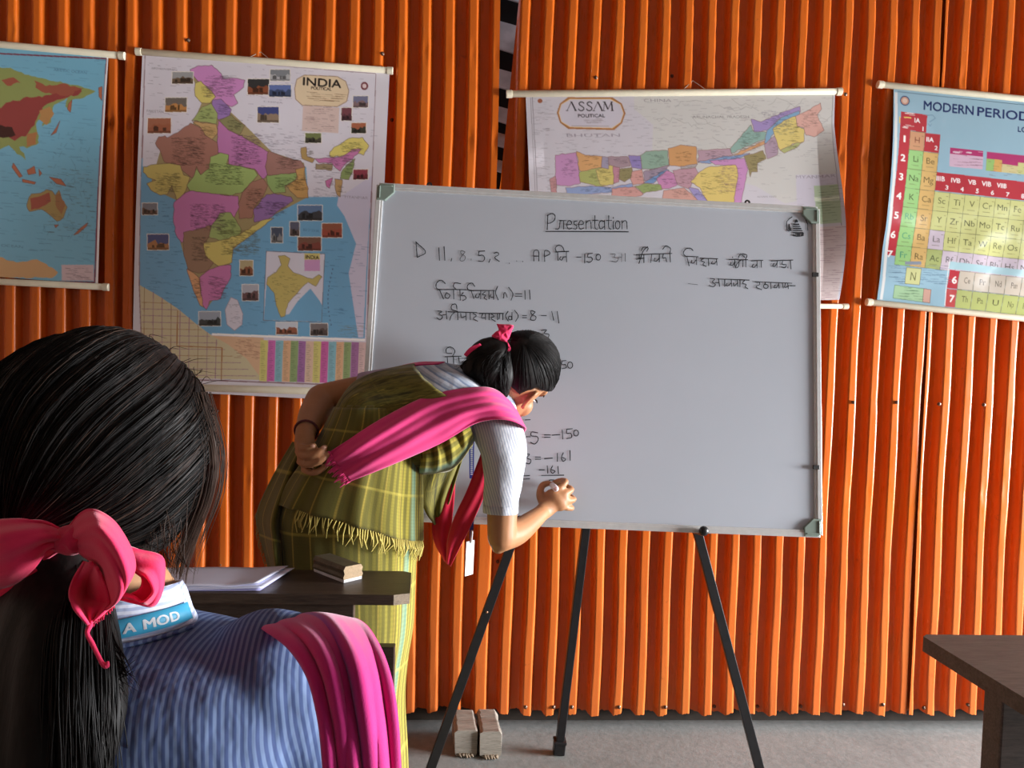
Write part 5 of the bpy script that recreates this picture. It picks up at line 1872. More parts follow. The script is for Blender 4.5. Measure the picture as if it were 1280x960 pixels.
# legs and feet
for s_, dx, dy in ((1, .03, -.055), (-1, .0, .06)):
    hx, hy = gx_ + dx, gy_ + dy
    mb.tube([(hx, hy, HIP[2] - .02), (hx + .02, hy, .46), (hx + .0, hy, .09)], [.085, .06, .04], 16, sub=12)
    mb.tube([(hx - .03, hy, .045), (hx + .06, hy + .01, .04), (hx + .15, hy + .02, .026)], [.035, .036, .022], 12, sub=8, flat=((0, 0, 1), .75))
mb.ell(W(450, 620, 1.9), RT * .11, UP * .13, FW * .11)
body = fuse('body', mb, M_SKIN, pers, .0036, 4)
face_details(H1, pers)
for px, py, dd in ((391, 557.5, 1.7245), (404.5, 559.5, 1.7275)):
    m2 = MB()
    m2.ell(W(px, py, dd), RT * .0055, UP * .004, FW * .002, 10, 8)
    m2.build('fingernail', M_NAIL, pers, smooth=True)
mb = MB()
ang = np.linspace(0, 2 * math.pi, 25)
ax_ = nrm(LW_ - LE)
b1 = nrm(np.cross(ax_, UP))
b2 = np.cross(ax_, b1)
cw = LW_ - ax_ * .018
mb.tube([cw + .0275 * (math.cos(a) * b1 + math.sin(a) * b2) for a in ang], .0028, 7, round_caps=False)
mb.build('bracelet', plain('dark_red_thread', (.09, .015, .02), .7), pers, smooth=True)

# ---- clothes
def dokhona(name, streak=False):
    k = NT(name, .82, .2)
    uv = k.n('ShaderNodeSeparateXYZ', {0: k.n('ShaderNodeTexCoord').outputs['UV']})
    u, v = uv.outputs[0], uv.outputs[1]
    n = k.noise(5, k.coord(), 4)
    base = k.ramp(n, [(.35, (.078, .07, .012)), (.65, (.115, .1, .016))])
    yel = (.41, .34, .045)
    # u runs round the body: 0 = front, .25 = side seen, .5 = back
    pan = k.ramp(u, [(0, (1, 1, 1)), (.1, (1, 1, 1)), (.19, (.25,) * 3), (.3, (0, 0, 0)), (.85, (0, 0, 0)), (.95, (1, 1, 1))])  # yellow front: denser stripes, plus light on that side put into the colour
    f1 = k.math('SINE', k.math('MULTIPLY', u, 2 * math.pi * 60))
    f1 = k.ramp(k.math('MULTIPLY_ADD', f1, .5, .5), [(.35, (.25,) * 3), (.8, (1, 1, 1))])
    fac = k.mix(1, pan, f1, 'MULTIPLY')
    col = k.mix(k.math('MULTIPLY', fac, .75), base, yel)
    # single thin yellow lines
    fr = k.math('FRACT', k.math('MULTIPLY', u, 22))
    ln = k.ramp(fr, [(.0, (0, 0, 0)), (.45, (0, 0, 0)), (.49, (1, 1, 1)), (.53, (1, 1, 1)), (.57, (0, 0, 0))])
    col = k.mix(k.math('MULTIPLY', ln, .5), col, (.5, .36, .06))
    teal = k.ramp(u, [(.052, (0, 0, 0)), (.058, (1, 1, 1)), (.074, (1, 1, 1)), (.08, (0, 0, 0))])
    col = k.mix(k.math('MULTIPLY', teal, .7), col, (.13, .28, .21))
    # crosswise weave lines
    vr = k.math('FRACT', k.math('MULTIPLY', v, 5.0))
    vl = k.ramp(vr, [(.0, (0, 0, 0)), (.46, (0, 0, 0)), (.48, (1, 1, 1)), (.51, (1, 1, 1)), (.53, (0, 0, 0))])
    col = k.mix(k.math('MULTIPLY', vl, .35), col, (.55, .45, .08))
    vf = k.math('SINE', k.math('MULTIPLY', v, 2 * math.pi * 90))
    col = k.mix(k.math('MULTIPLY_ADD', vf, .1, .1), col, (.12, .1, .02))
    if streak:  # fold creases and highlights drawn into the cloth colour as streaks
        cv = k.n('ShaderNodeCombineXYZ', {0: k.math('MULTIPLY', u, 30), 1: k.math('MULTIPLY', v, 3)}).outputs[0]
        sn = k.noise(1.6, cv, 3, .6)
        col = k.mix(.85, col, k.ramp(sn, [(.36, (.03, .027, .006)), (.5, (.16, .14, .022)), (.58, (.07, .06, .011)), (.66, (.4, .33, .05))]))
    k.link(col, 'Base Color')
    k.bump(k.noise(380, k.coord(), 2), .3, .0012)
    k.b.inputs['Sheen Weight'].default_value = .2
    return k.m


M_DOK = dokhona('olive_striped_handloom')
M_DOK2 = dokhona('olive_fold_streak_handloom', True)
PK = S(232, 52, 132)
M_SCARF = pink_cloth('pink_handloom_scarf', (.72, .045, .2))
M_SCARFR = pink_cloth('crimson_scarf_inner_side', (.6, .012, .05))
M_RIB = pink_cloth('bright_pink_ribbon', (.85, .035, .13))
SK = [(505, 426, 512, 1.905, .12), (530, 414, 520, 1.90, .132), (560, 398, 522, 1.895, .138), (600, 370, 522, 1.895, .14), (640, 350, 521, 1.895, .142), (680, 350, 520, 1.9, .142), (720, 354, 518, 1.9, .142),
      (780, 362, 515, 1.9, .145), (830, 372, 507, 1.9, .145), (880, 378, 503, 1.9, .148), (960, 376, 506, 1.9, .15), (1068, 372, 508, 1.9, .155)]
SEG = 120


def skirt_point(q, an, grow=0.0, fold=1.0):
    y, xl, xr_, d, ry = q
    c = W((xl + xr_) / 2, y, d)
    rx = (xr_ - xl) / 2 / F * d
    t = np.clip((y - 520) / 400, 0, 1)
    f = fold * t * (.022 * math.sin(9 * an + 2.2 * t) + .014 * math.sin(17 * an + 1 + 3 * t) + .012 * math.sin(5 * an - 4 * t)) + .006 * math.sin(23 * an + 9 * t)
    ca, sa = math.cos(an), math.sin(an)
    ca = math.copysign(abs(ca) ** .88, ca)
    sa = math.copysign(abs(sa) ** .88, sa)
    return c + RT * (rx * (1 + f) + grow) * ca - FW * (ry * (1 + f) + grow) * sa


SKF = crp(np.array(SK, float), 70)
R = [[skirt_point(q, 2 * math.pi * k / SEG) for k in range(SEG + 1)] for q in SKF]
mb = MB()
G = np.array(R)
mb.grid(G, uvscale=(1, 1.25))
skirt = mb.build('wrap_skirt', M_DOK, pers, smooth=True, solid=.002)
# the over-layer with its fringed hem
def hem(an):
    return np.interp(math.degrees(an), [-40, 0, 40, 70, 95, 120, 150, 190], [690, 676, 664, 648, 634, 626, 624, 640])


G = []
fr = []
angs = np.linspace(math.radians(-35), math.radians(172), 90)
ylist = np.array([q[0] for q in SKF])


def sk_at(y):
    i = np.clip(np.searchsorted(ylist, y), 1, len(SKF) - 1)
    t = (y - ylist[i - 1]) / (ylist[i] - ylist[i - 1])
    return SKF[i - 1] * (1 - t) + SKF[i] * t


for v in np.linspace(0, 1, 30):
    G.append([skirt_point(sk_at(508 + (hem(a) - 508) * v), a, .007 + .006 * v + .003 * math.sin(14 * a + 2 * v) * v, .5) for a in angs])
mb = MB()
mb.grid(np.array(G))
sc_ = 207 / 360.0
mb.uv = [(((u * sc_) - 35 / 360.0) % 1.0, vv * .45) for u, vv in mb.uv]
mb.build('over_layer', M_DOK, skirt, smooth=True, solid=.002)
mb = MB()
r = np.random.default_rng(4)
for a in np.linspace(math.radians(-30), math.radians(118), 78):
    y = hem(a)
    p0 = skirt_point(sk_at(y), a, .013, .5)
    L = r.uniform(12, 24)
    p1 = skirt_point(sk_at(y + L * .5), a + r.normal(0, .02), .016, .5)
    p2 = skirt_point(sk_at(y + L), a + r.normal(0, .04), .012, .5)
    mb.tube([p0, p1, p2], [.0016, .0018, .0008], 5)
f_ = mb.build('fringe', plain('yellow_green_fringe', (.5, .4, .1), .8), skirt, smooth=True)
f_['kind'] = 'stuff'
# bodice of the wrap
mb = MB()
R = torso_rings(0, 4.35, 34, .006, 96, lambda an, t: .012 * math.sin(3 * t + 4 * math.sin(an) + 9 * an) * min(1, t) + .009 * math.sin(21 * an + 2 * t) + .006 * math.sin(34 * an - 3 * t))
R = [r_ + [r_[0]] for r_ in R]
G = np.array(R)
G2 = np.zeros_like(G)
for k in range(97):
    an = 2 * math.pi * k / 96
    # 0 = belly side, pi = back: the border slants down over the back
    tm = np.interp(math.cos(an), [-1, -.6, 0, .6, 1], [3.3, 3.6, 4.28, 4.35, 4.35])
    idx = np.linspace(0, tm / 4.35 * 33, 34)
    for i, q in enumerate(idx):
        a_ = min(int(q), 32)
        G2[i, k] = G[a_, k] * (1 - (q - a_)) + G[a_ + 1, k] * (q - a_)
G = G2
mb.grid(G, uvscale=(1, .5))
bod = mb.build('wrap_bodice', M_DOK2, pers, smooth=True, solid=.002)
# loose pleated belly of the bodice hanging a little
mb = MB()
Gp = patch([[(522, 552, 1.80), (526, 573, 1.79), (524, 589, 1.83), (524, 594, 1.93)], [(540, 545, 1.80), (546, 570, 1.785), (546, 588, 1.83), (544, 592, 1.95)], [(560, 538, 1.80), (568, 558, 1.79), (571, 577, 1.83), (568, 585, 1.97)], [(585, 528, 1.81), (590, 540, 1.81), (592, 548, 1.84), (591, 556, 1.95)]],
           26, 34, lambda U, V: .006 * np.sin(26 * V + 3 * U) + .003 * np.sin(50 * V))
mb.grid(Gp, uvscale=(.1, .25))
mb.build('pleated_front', M_DOK, bod, smooth=True, solid=.002)
# end of the wrap hanging in front, shade put into its dark colour
mb = MB()
Gp = patch([[(523, 590, 1.90), (548, 584, 1.93), (575, 565, 1.95), (592, 540, 1.95)], [(523, 615, 1.92), (542, 612, 1.95), (565, 590, 1.97), (582, 562, 1.97)], [(532, 640, 1.95), (542, 638, 1.97), (556, 622, 1.98), (571, 596, 1.985)], [(543, 656, 1.97), (547, 654, 1.98), (554, 644, 1.985), (563, 625, 1.985)]],
           20, 26, lambda U, V: .006 * np.sin(14 * U + 4 * V))
mb.grid(Gp, uvscale=(.3, .3))
mb.uv = [(u + .3, v) for u, v in mb.uv]
mb.build('hanging_end', M_DOK2, bod, smooth=True, solid=.002)
# gathered fold of cloth hanging behind the hips
mb = MB()
Gp = patch([[(366, 552, 1.89), (380, 556, 1.86), (392, 560, 1.85), (406, 565, 1.83)], [(345, 588, 1.89), (363, 592, 1.845), (382, 597, 1.85), (402, 602, 1.79)], [(322, 638, 1.90), (345, 645, 1.81), (370, 650, 1.83), (396, 655, 1.765)], [(324, 668, 1.91), (345, 676, 1.80), (368, 682, 1.83), (394, 690, 1.765)],
            [(333, 700, 1.91), (347, 706, 1.805), (366, 712, 1.84), (392, 716, 1.765)], [(342, 745, 1.92), (352, 750, 1.84), (366, 755, 1.86), (390, 760, 1.80)]],
           40, 44, lambda U, V: (.03 * np.sin(14 * U + 1.6 - 1.5 * V) + .009 * np.sin(31 * U + 4 * V)) * np.sin(np.pi * np.clip(U, 0, 1)) * (.4 + V))
mb.grid(Gp, uvscale=(.32, .5))
mb.uv = [(u + .3, v) for u, v in mb.uv]
fl_ = mb.build('hanging_fold', M_DOK, skirt, smooth=True, solid=.003)
mb = MB()
for k in range(34):
    y = 640 + k * 2.6
    x = np.interp(y, [638, 668, 700, 745], [322, 324, 333, 342])
    p = W(x, y, 1.905)
    mb.tube([p, W(x - r.uniform(1, 4), y + r.uniform(2, 5), 1.905), W(x - r.uniform(0, 3), y + r.uniform(6, 11), 1.905)], [.0014, .0014, .0007], 5)
e_f = mb.build('fold_fringe', plain('tan_fringe', (.4, .25, .09), .8), fl_, smooth=True)
e_f['kind'] = 'stuff'


def stripe_shirt(name, axis, pitch, ca, cb, cc=None):
    k = NT(name, .75, .25)
    c = k.n('ShaderNodeTexCoord').outputs['Object']
    d = k.n('ShaderNodeVectorMath', {0: c, 1: tuple(float(x) for x in axis)}, operation='DOT_PRODUCT').outputs[1]
    nz = k.noise(9, c, 3)
    d = k.math('ADD', d, k.math('MULTIPLY', nz, .012))
    fr_ = k.math('FRACT', k.math('MULTIPLY', d, 1 / pitch))
    st = [(0, ca), (.42, ca), (.5, cb), (.92, cb), (1, ca)]
    if cc is not None:
        st = [(0, ca), (.3, ca), (.36, cb), (.55, cb), (.6, cc), (.9, cc), (1, ca)]
    col = k.ramp(fr_, st)
    k.link(col, 'Base Color')
    k.bump(k.noise(26, c, 4), .35, .01)
    return k.m


M_SHIRT = stripe_shirt('grey_blue_striped_shirt', RT * .5 + UP * .86, .016, (.5, .53, .6), (.2, .25, .36), (.34, .38, .46))
M_SLEEVE = stripe_shirt('white_fine_striped_sleeve', RT * .9 + UP * .25, .006, (.5, .5, .52), (.32, .34, .4))
mb = MB()
mb.rings(torso_rings(2.6, 5.9, 24, .001, 64), True)
mb.tube([W(545, 480, 1.99), W(600, 500, 1.95), W(622, 535, 1.87)], [.06, .075, .058], 18, sub=10)
shirt = fuse('shirt', mb, M_SHIRT, pers, .006, 8)
mb = MB()
q = [(612, 524, 1.875, .062), (622, 540, 1.862, .06), (629, 568, 1.858, .0555), (629, 600, 1.855, .047), (627, 625, 1.853, .0425), (626.5, 641, 1.852, .041)]
P = crp(np.array([list(W(a, b, d)) + [r_] for a, b, d, r_ in q]), 30)
ringsS = []
for i in range(30):
    t = nrm(P[min(i + 1, 29)][:3] - P[max(i - 1, 0)][:3])
    u_ = nrm(np.cross(t, FW))
    v_ = np.cross(t, u_)
    vv = i / 29
    ringsS.append([P[i][:3] + P[i][3] * (1 + .035 * math.sin(3 * a + 5 * vv) + .02 * math.sin(8 * a + 9 * vv) * vv + .016 * math.sin(22 * vv + 3 * a)) * (math.cos(a) * u_ + math.sin(a) * v_) for a in np.linspace(0, 2 * math.pi, 48, endpoint=False)])
c_ = P[-1][:3]
ringsS.append([c_ + (p - c_) * .93 for p in ringsS[-1]])
ringsS.append([c_ + (p - c_) * .92 + UP * .02 for p in ringsS[-2]])
mb.rings(ringsS, True)
slv = mb.build('short_sleeve', M_SLEEVE, shirt, smooth=True)
mb = MB()
mb.rings([[c_ + UP * z + (p - c_) * s_ for p in ringsS[29]] for z, s_ in ((.019, 1.012), (.0185, 1.035), (.0005, 1.03), (-.001, 1.0))], False)
mb.build('cuff_hem', M_SLEEVE, slv, smooth=True)
mb = MB()
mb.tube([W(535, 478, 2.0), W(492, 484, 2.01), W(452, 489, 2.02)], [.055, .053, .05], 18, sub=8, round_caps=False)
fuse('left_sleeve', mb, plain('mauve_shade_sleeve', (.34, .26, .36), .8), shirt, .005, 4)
# collar: a folded band round the neck
mb = MB()
nb = W(608, 500, 1.93)
nd = nrm(W(640, 470, 1.95) - W(590, 515, 1.93))
n1 = nrm(np.cross(nd, FW))
n2 = np.cross(nd, n1)
R = []
for h_, r_ in ((-.012, .068), (.012, .062), (.026, .059), (.024, .065), (.0, .074), (-.016, .081)):
    R.append([nb + nd * h_ + r_ * (1.0 * math.cos(a) * n1 + .95 * math.sin(a) * n2) for a in np.linspace(0, 2 * math.pi, 40, endpoint=False)])
mb.rings(R, False)
mb.build('collar', M_SHIRT, shirt, smooth=True, solid=.0015)
# scarf across the back and over the right shoulder
mb = MB()
rowsS = [[(410, 566, 1.742), (424, 583, 1.738), (437, 602, 1.735)], [(438, 548, 1.735), (453, 567, 1.722), (472, 588, 1.728)], [(480, 522, 1.75), (495, 546, 1.732), (517, 569, 1.745)], [(530, 497, 1.79), (541, 523, 1.755), (557, 551, 1.765)],
         [(570, 487, 1.80), (580, 510, 1.77), (596, 529, 1.775)], [(612, 485, 1.82), (619, 505, 1.785), (630, 525, 1.775)], [(636, 501, 1.875), (644, 516, 1.84), (654, 533, 1.80)], [(645, 516, 1.95), (650, 527, 1.93), (655, 540, 1.90)], [(630, 532, 1.985), (636, 545, 1.98), (640, 556, 1.975)]]
Gs = patch(rowsS, 30, 90, lambda U, V: .0045 * np.sin(13 * U + 5 * V) * (1.3 - V) + .0022 * np.sin(29 * U + 11 * V) + .0025 * np.sin(9 * V * np.pi + 6 * U) * V)
mb.grid(Gs)
scarf = mb.build('scarf', M_SCARF, pers, smooth=True, solid=.0022, offset=1)
mb = MB()
for k in range(26):
    t = k / 25
    a = W(410 + 27 * t, 566 + 36 * t, 1.74 - .006 * t)
    e = W(410 + 27 * t - r.uniform(5, 13), 566 + 36 * t + r.uniform(2, 10), 1.735)
    mb.tube([a + (W(411 + 27 * t, 565 + 36 * t, 1.74) - a), (a + e) / 2 + (0, 0, .001), e], [.0022, .0022, .0012], 5)
mb.build('tassels', M_SCARF, scarf, smooth=True)['kind'] = 'stuff'
# folded edge of the scarf showing above the back
mb = MB()
Gp = patch([[(440, 489, 1.93), (447, 480, 1.95)], [(478, 470, 1.92), (484, 463, 1.95)], [(512, 458, 1.92), (520, 453.5, 1.95)], [(548, 455, 1.93), (556, 452.5, 1.96)]], 8, 24)
mb.grid(Gp)
mb.build('scarf_edge', M_SCARF, scarf, smooth=True, solid=.003)
# front of the scarf hanging in a loop below the neck
mb = MB()
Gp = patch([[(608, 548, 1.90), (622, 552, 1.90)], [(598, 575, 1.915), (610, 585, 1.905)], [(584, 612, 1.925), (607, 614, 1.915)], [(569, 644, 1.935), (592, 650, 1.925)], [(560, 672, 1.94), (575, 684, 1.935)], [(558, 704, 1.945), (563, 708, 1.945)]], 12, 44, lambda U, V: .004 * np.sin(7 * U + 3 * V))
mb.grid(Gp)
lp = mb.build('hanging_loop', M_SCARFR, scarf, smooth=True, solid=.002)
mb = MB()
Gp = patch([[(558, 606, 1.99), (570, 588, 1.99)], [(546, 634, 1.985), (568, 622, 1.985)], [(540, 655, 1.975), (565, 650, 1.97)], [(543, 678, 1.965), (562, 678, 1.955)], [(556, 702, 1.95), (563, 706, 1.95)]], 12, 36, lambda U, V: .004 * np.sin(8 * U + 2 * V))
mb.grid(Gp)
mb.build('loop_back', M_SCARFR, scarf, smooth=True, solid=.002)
# lanyard and card
M_BLUE = plain('lanyard_blue', (.03, .05, .3), .5, .1)
mb = MB()
for a, b in (((586.2, 552), (586.8, 598)),):
    mb.add([W(*a, 1.94), W(a[0] + 6.6, a[1], 1.94), W(b[0] + 5.6, b[1], 1.945), W(*b, 1.945)], [(0, 1, 2, 3)], 0)
for k in range(15):
    y = 557 + k * 2.5
    mb.add([W(588.2, y, 1.938), W(591, y, 1.938), W(591, y + 1.5, 1.938), W(588.2, y + 1.5, 1.938)], [(0, 1, 2, 3)], 1)
m3 = MB()
m3.add([W(587, 644, 1.945), W(593, 644, 1.945), W(590.5, 676, 1.95), W(587, 676, 1.95)], [(0, 1, 2, 3)], 0)
lan = mb.build('lanyard', [M_BLUE, plain('lanyard_print', (.6, .65, .75), .6)], pers, solid=.0012)
m3.build('lanyard_end', M_BLUE, lan, solid=.0012)
mb = MB()
ca_, cb_ = W(588, 676, 1.95), W(586, 719, 1.95)
mb.box((ca_ + cb_) / 2, (cb_ - ca_) / 2, RT * .0095 + FW * .012, FW * .0012 - RT * .0006)
mb.build('identity_card', plain('white_card', (.75, .75, .78), .25, .03), lan, bevel=.001)
mb = MB()
mb.tube([W(590, 664, 1.947), W(589, 678, 1.948)], .003, 8)
mb.build('metal_clip', M_ALU, lan, smooth=True)

# ---- hair
def cov1(s, f, u):
    face = smooth01(f, -.22, -.02) * (1 - smooth01(u, -.2 + .22 * max(f, 0), -.06 + .22 * max(f, 0)))
    nape = 1 - smooth01(u, -.72, -.5)
    ear = math.exp(-(((f + .02) / .18) ** 2 + ((u + .45) / .2) ** 2))
    return 1 - max(face, nape, min(1, ear * 1.3))


root1 = nrm((.12, -.86, .48))
hair, sf, rt_, a1, a2 = hair_cap('hair', H1, (0, -.008, .040), (.085, .104, .099), cov1, root1, pers, M_HAIR, 60, .0011)
paths = []
r = np.random.default_rng(11)
while len(paths) < 420:
    ph = r.uniform(0, 2 * math.pi)
    th1 = r.uniform(1.2, 2.5)
    d1 = math.cos(th1) * rt_ + math.sin(th1) * (math.cos(ph) * a1 + math.sin(ph) * a2)
    if cov1(*d1) < .9:
        continue
    P = []
    lift = r.uniform(.0003, .0016)
    for t in np.linspace(1, .12, 9):
        th = th1 * t
        p2 = ph + r.normal(0, .008)
        P.append(sf(math.cos(th) * rt_ + math.sin(th) * (math.cos(p2) * a1 + math.sin(p2) * a2), lift))
    paths.append(P)
strand_mesh(paths, .00075, M_HAIR, 'hair_strands', hair)
rp = W(634, 430, 1.885)
mb = MB()
mb.tube([W(640, 436, 1.90), W(628, 431, 1.88), W(606, 438, 1.875), W(592, 456, 1.875), W(577, 458, 1.875)], [.016, .02, .03, .03, .006], 14, sub=16)
mb.tube([W(636, 434, 1.89), W(622, 442, 1.865), W(610, 464, 1.86), W(606, 484, 1.862)], [.018, .026, .034, .012], 14, sub=14)
mb.tube([W(636, 434, 1.89), W(632, 450, 1.872), W(630, 472, 1.868), W(632, 494, 1.872)], [.018, .024, .026, .008], 14, sub=14)
mb.tube([W(610, 445, 1.875), W(594, 462, 1.872), W(598, 478, 1.872)], [.03, .032, .014], 14, sub=12)
mb.tube([W(600, 462, 1.87), W(618, 480, 1.866), W(630, 488, 1.87)], [.025, .024, .012], 14, sub=12)
pt = fuse('ponytail', mb, M_HAIR, hair, .0045, 6)
paths = []
for _ in range(260):
    k = r.integers(0, 4)
    e = [(577, 457, 1.873), (603, 487, 1.852), (628, 496, 1.858), (598, 480, 1.86)][k]
    m = [(602, 447, 1.846), (612, 458, 1.83), (630, 460, 1.842), (598, 458, 1.842)][k]
    j = lambda p, s: W(p[0] + r.normal(0, s), p[1] + r.normal(0, s), p[2] + r.normal(0, .004))
    paths.append(crp([W(632 + r.normal(0, 3), 431 + r.normal(0, 3), 1.868), j(m, 5), j(e, 5)], 9))
strand_mesh(paths, .0008, M_HAIR, 'loose_strands', pt)
# hair ribbon
mb = MB()
puff(mb, [(620, 404), (628, 405), (642, 406), (640, 414), (634, 428), (629, 426)], 1.87, .009, seed=2)
puff(mb, [(613, 420), (622, 413), (628, 416), (635, 428), (626, 427)], 1.865, .008, seed=3)
rb = fuse('hair_ribbon', mb, M_RIB, pers, .0022, 2)
mb = MB()
Gp = patch([[(634, 427, 1.86), (637, 432, 1.86)], [(635, 436, 1.855), (638, 437, 1.858)], [(629, 442, 1.855), (633, 445, 1.858)]], 6, 14)
mb.grid(Gp)
mb.build('ribbon_tail', M_RIB, rb, smooth=True, solid=.0015)
mb = MB()
Gp = patch([[(600, 429, 1.85), (603, 433, 1.85)], [(588, 434, 1.85), (592, 438, 1.85)], [(580, 443, 1.85), (583, 446, 1.85)], [(584, 444, 1.852), (590, 437, 1.852)]], 6, 16)
mb.grid(Gp)
mb.build('ribbon_tail', M_RIB, rb, smooth=True, solid=.0015)

# marker held against the board
mk = thing('marker_pen', 'whiteboard marker held in the bending person\'s fingers, pale end towards the room', 'marker', W(690, 608, hb - .04))
p0, p1 = W(695, 611, hb - .082), W(688.5, 604.5, hb - .008)
dk = nrm(p1 - p0)
mb = MB()
mb.tube([p0, p0 + (p1 - p0) * .72], .0078, 16, round_caps=False)
mb.build('barrel', plain('white_marker_plastic', (.75, .68, .68), .35, .04), mk, smooth=False, bevel=.001)
mb = MB()
mb.tube([p0 - dk * .004, p0 + dk * .003], [.0055, .0066], 16)
mb.build('end_plug', plain('pale_pink_plug', (.75, .5, .5), .35, .04), mk, smooth=True)
mb = MB()
mb.tube([p0 + (p1 - p0) * .72, p0 + (p1 - p0) * .86, p1], [.0072, .005, .0026], 14)
mb.build('nib', M_INK, mk, smooth=True)

# ------------------------------------------------------------------ seated person in the foreground
gf = nrm(FW * (1, 1, 0))
gr = nrm(np.cross(gf, (0, 0, 1)))
gz = np.array([0, 0, 1.0])
BASE = W(140, 900, .70) * (1, 1, 0)
SEAT = .46
girl = thing('person', 'person seated in the foreground seen from behind, blue striped shirt and big pink hair bow', 'person', BASE, 'people')
H2 = Frame(W(135, 553, .755), .26 * RT - .10 * UP + .95 * FW, .02 * RT + 1.0 * UP + .10 * FW)


def gp(px, py, d):
    return W(px, py, d)


# torso rings: (row px y, centre x px, half width m, half depth m, depth)
GT = [(770, 142, .052, .05, .70), (782, 140, .078, .058, .70), (792, 138, .118, .068, .70), (803, 136, .15, .078, .70), (820, 134, .175, .088, .70), (848, 133, .188, .096, .70), (900, 133, .186, .104, .70), (980, 133, .178, .108, .71), (1100, 133, .162, .105, .72), (1230, 133, .165, .12, .73), (1310, 133, .175, .135, .74)]


def g_rings(n, grow=0.0, seg=72, t0=0.0, t1=None, fold=None):
    Q = crp(np.array(GT, float), 121)
    t1 = len(GT) - 1 if t1 is None else t1
    R = []
    for t in np.linspace(t0, t1, n):
        y, x, rx, ry, d = Q[int(round(t / (len(GT) - 1) * 120))]
        c = W(x, y, d)
        ring = []
        for k in range(seg):
            a = 2 * math.pi * k / seg
            f = 1 + (fold(a, t) if fold else 0)
            ca, sa = math.cos(a), math.sin(a)
            ca = math.copysign(abs(ca) ** .85, ca)
            sa = math.copysign(abs(sa) ** .85, sa)
            ring.append(c + gr * (rx + grow) * f * ca + gf * (ry + grow) * f * sa)
        R.append(ring)
    return R[::-1]


mb = MB()
mb.rings(g_rings(24, -.012), True)
head_shapes(mb, H2)
mb.tube([H2(0, -.03, -.03), H2(.018, -.03, -.10), W(166, 775, .715)], [.05, .047, .048], 16, sub=8)
for s_ in (1, -1):
    shd = W(133, 850, .70) + gr * s_ * .165
    elb = shd + gr * s_ * .045 + gf * .10 - gz * .27
    wri = elb + gf * .22 - gr * s_ * .09 - gz * .06
    mb.tube([shd, shd * .5 + elb * .5 + gr * s_ * .008, elb], [.05, .042, .035], 14, sub=10)
    mb.tube([elb, wri], [.035, .023], 14, sub=8)
    pc = wri + gf * .05 - gz * .012
    mb.tube([wri, pc, pc + gf * .03 - gz * .01], [.022, .03, .028], 14, sub=6, flat=(gz, .5))
    for q in range(4):
        k0 = pc + gf * .04 + gr * (q - 1.5) * .017 - gz * .006
        L = (.075, .085, .08, .062)[q if s_ < 0 else q]
        finger(mb, [k0, k0 + gf * L * .45 + gz * .002, k0 + gf * L * .8 - gz * .012, k0 + gf * L - gz * .026], .0088, .0068)
    finger(mb, [pc - gr * s_ * .022 - gf * .01, pc - gr * s_ * .045 + gf * .015, pc - gr * s_ * .05 + gf * .045 - gz * .012], .011, .008)
    hp = BASE + gz * (SEAT + .085) + gr * s_ * .085
    kn_ = hp + gf * .40 + gr * s_ * .03 + gz * .0
    an_ = kn_ + gf * .02 - gz * (kn_[2] - .08)
    mb.tube([hp, kn_], [.078, .056], 16, sub=8)
    mb.tube([kn_, kn_ * .6 + an_ * .4, an_], [.055, .05, .036], 16, sub=8)
    mb.tube([an_ - gf * .03 - gz * .035, an_ + gf * .06 - gz * .042, an_ + gf * .15 - gz * .054], [.035, .034, .022], 12, sub=8, flat=(gz, .75))
fuse('body', mb, M_SKIN2, girl, .0048, 5)
face_details(H2, girl)
# skirt over the lap
M_NAVY = plain('dark_blue_skirt_cloth', (.02, .025, .06), .85, .15, 60)
mb = MB()
for s_ in (1, -1):
    hp = BASE + gz * (SEAT + .088) + gr * s_ * .085
    mb.tube([hp - gf * .05, hp + gf * .2, hp + gf * .42 + gr * s_ * .03], [.088, .084, .068], 16, sub=8)
    mb.tube([hp + gf * .42 + gr * s_ * .03, hp + gf * .44 + gr * s_ * .03 - gz * .25], [.068, .075], 16, sub=6, round_caps=False)
mb.tube([BASE + gz * (SEAT + .085) + gf * .0, BASE + gz * (SEAT + .085) + gf * .42], [.09, .07], 14, sub=6)
mb.tube([BASE + gz * (SEAT + .09), BASE + gz * (SEAT + .2)], [.15, .15], 20, sub=5, round_caps=False)
fuse('skirt', mb, M_NAVY, girl, .008, 6)


# shirt with fine vertical stripes
def blue_shirt():
    k = NT('blue_striped_shirt_cloth', .8, .2)
    c = k.n('ShaderNodeTexCoord').outputs['Object']
    d = k.n('ShaderNodeVectorMath', {0: c, 1: tuple(float(x) for x in (gr * .995 + gz * .1))}, operation='DOT_PRODUCT').outputs[1]
    nz = k.noise(5, c, 3)
    d = k.math('ADD', d, k.math('MULTIPLY', nz, .009))
    fr_ = k.math('FRACT', k.math('MULTIPLY', d, 1 / .0054))
    col = k.ramp(fr_, [(0, (.06, .09, .21)), (.4, (.065, .1, .23)), (.52, (.15, .215, .37)), (.88, (.165, .23, .385)), (1, (.06, .09, .21))])
    k.link(col, 'Base Color')
    n2 = k.noise(9, k.coord(scale=(1.6, 1.6, .7)), 4)
    k.bump(n2, .5, .02)
    return k.m


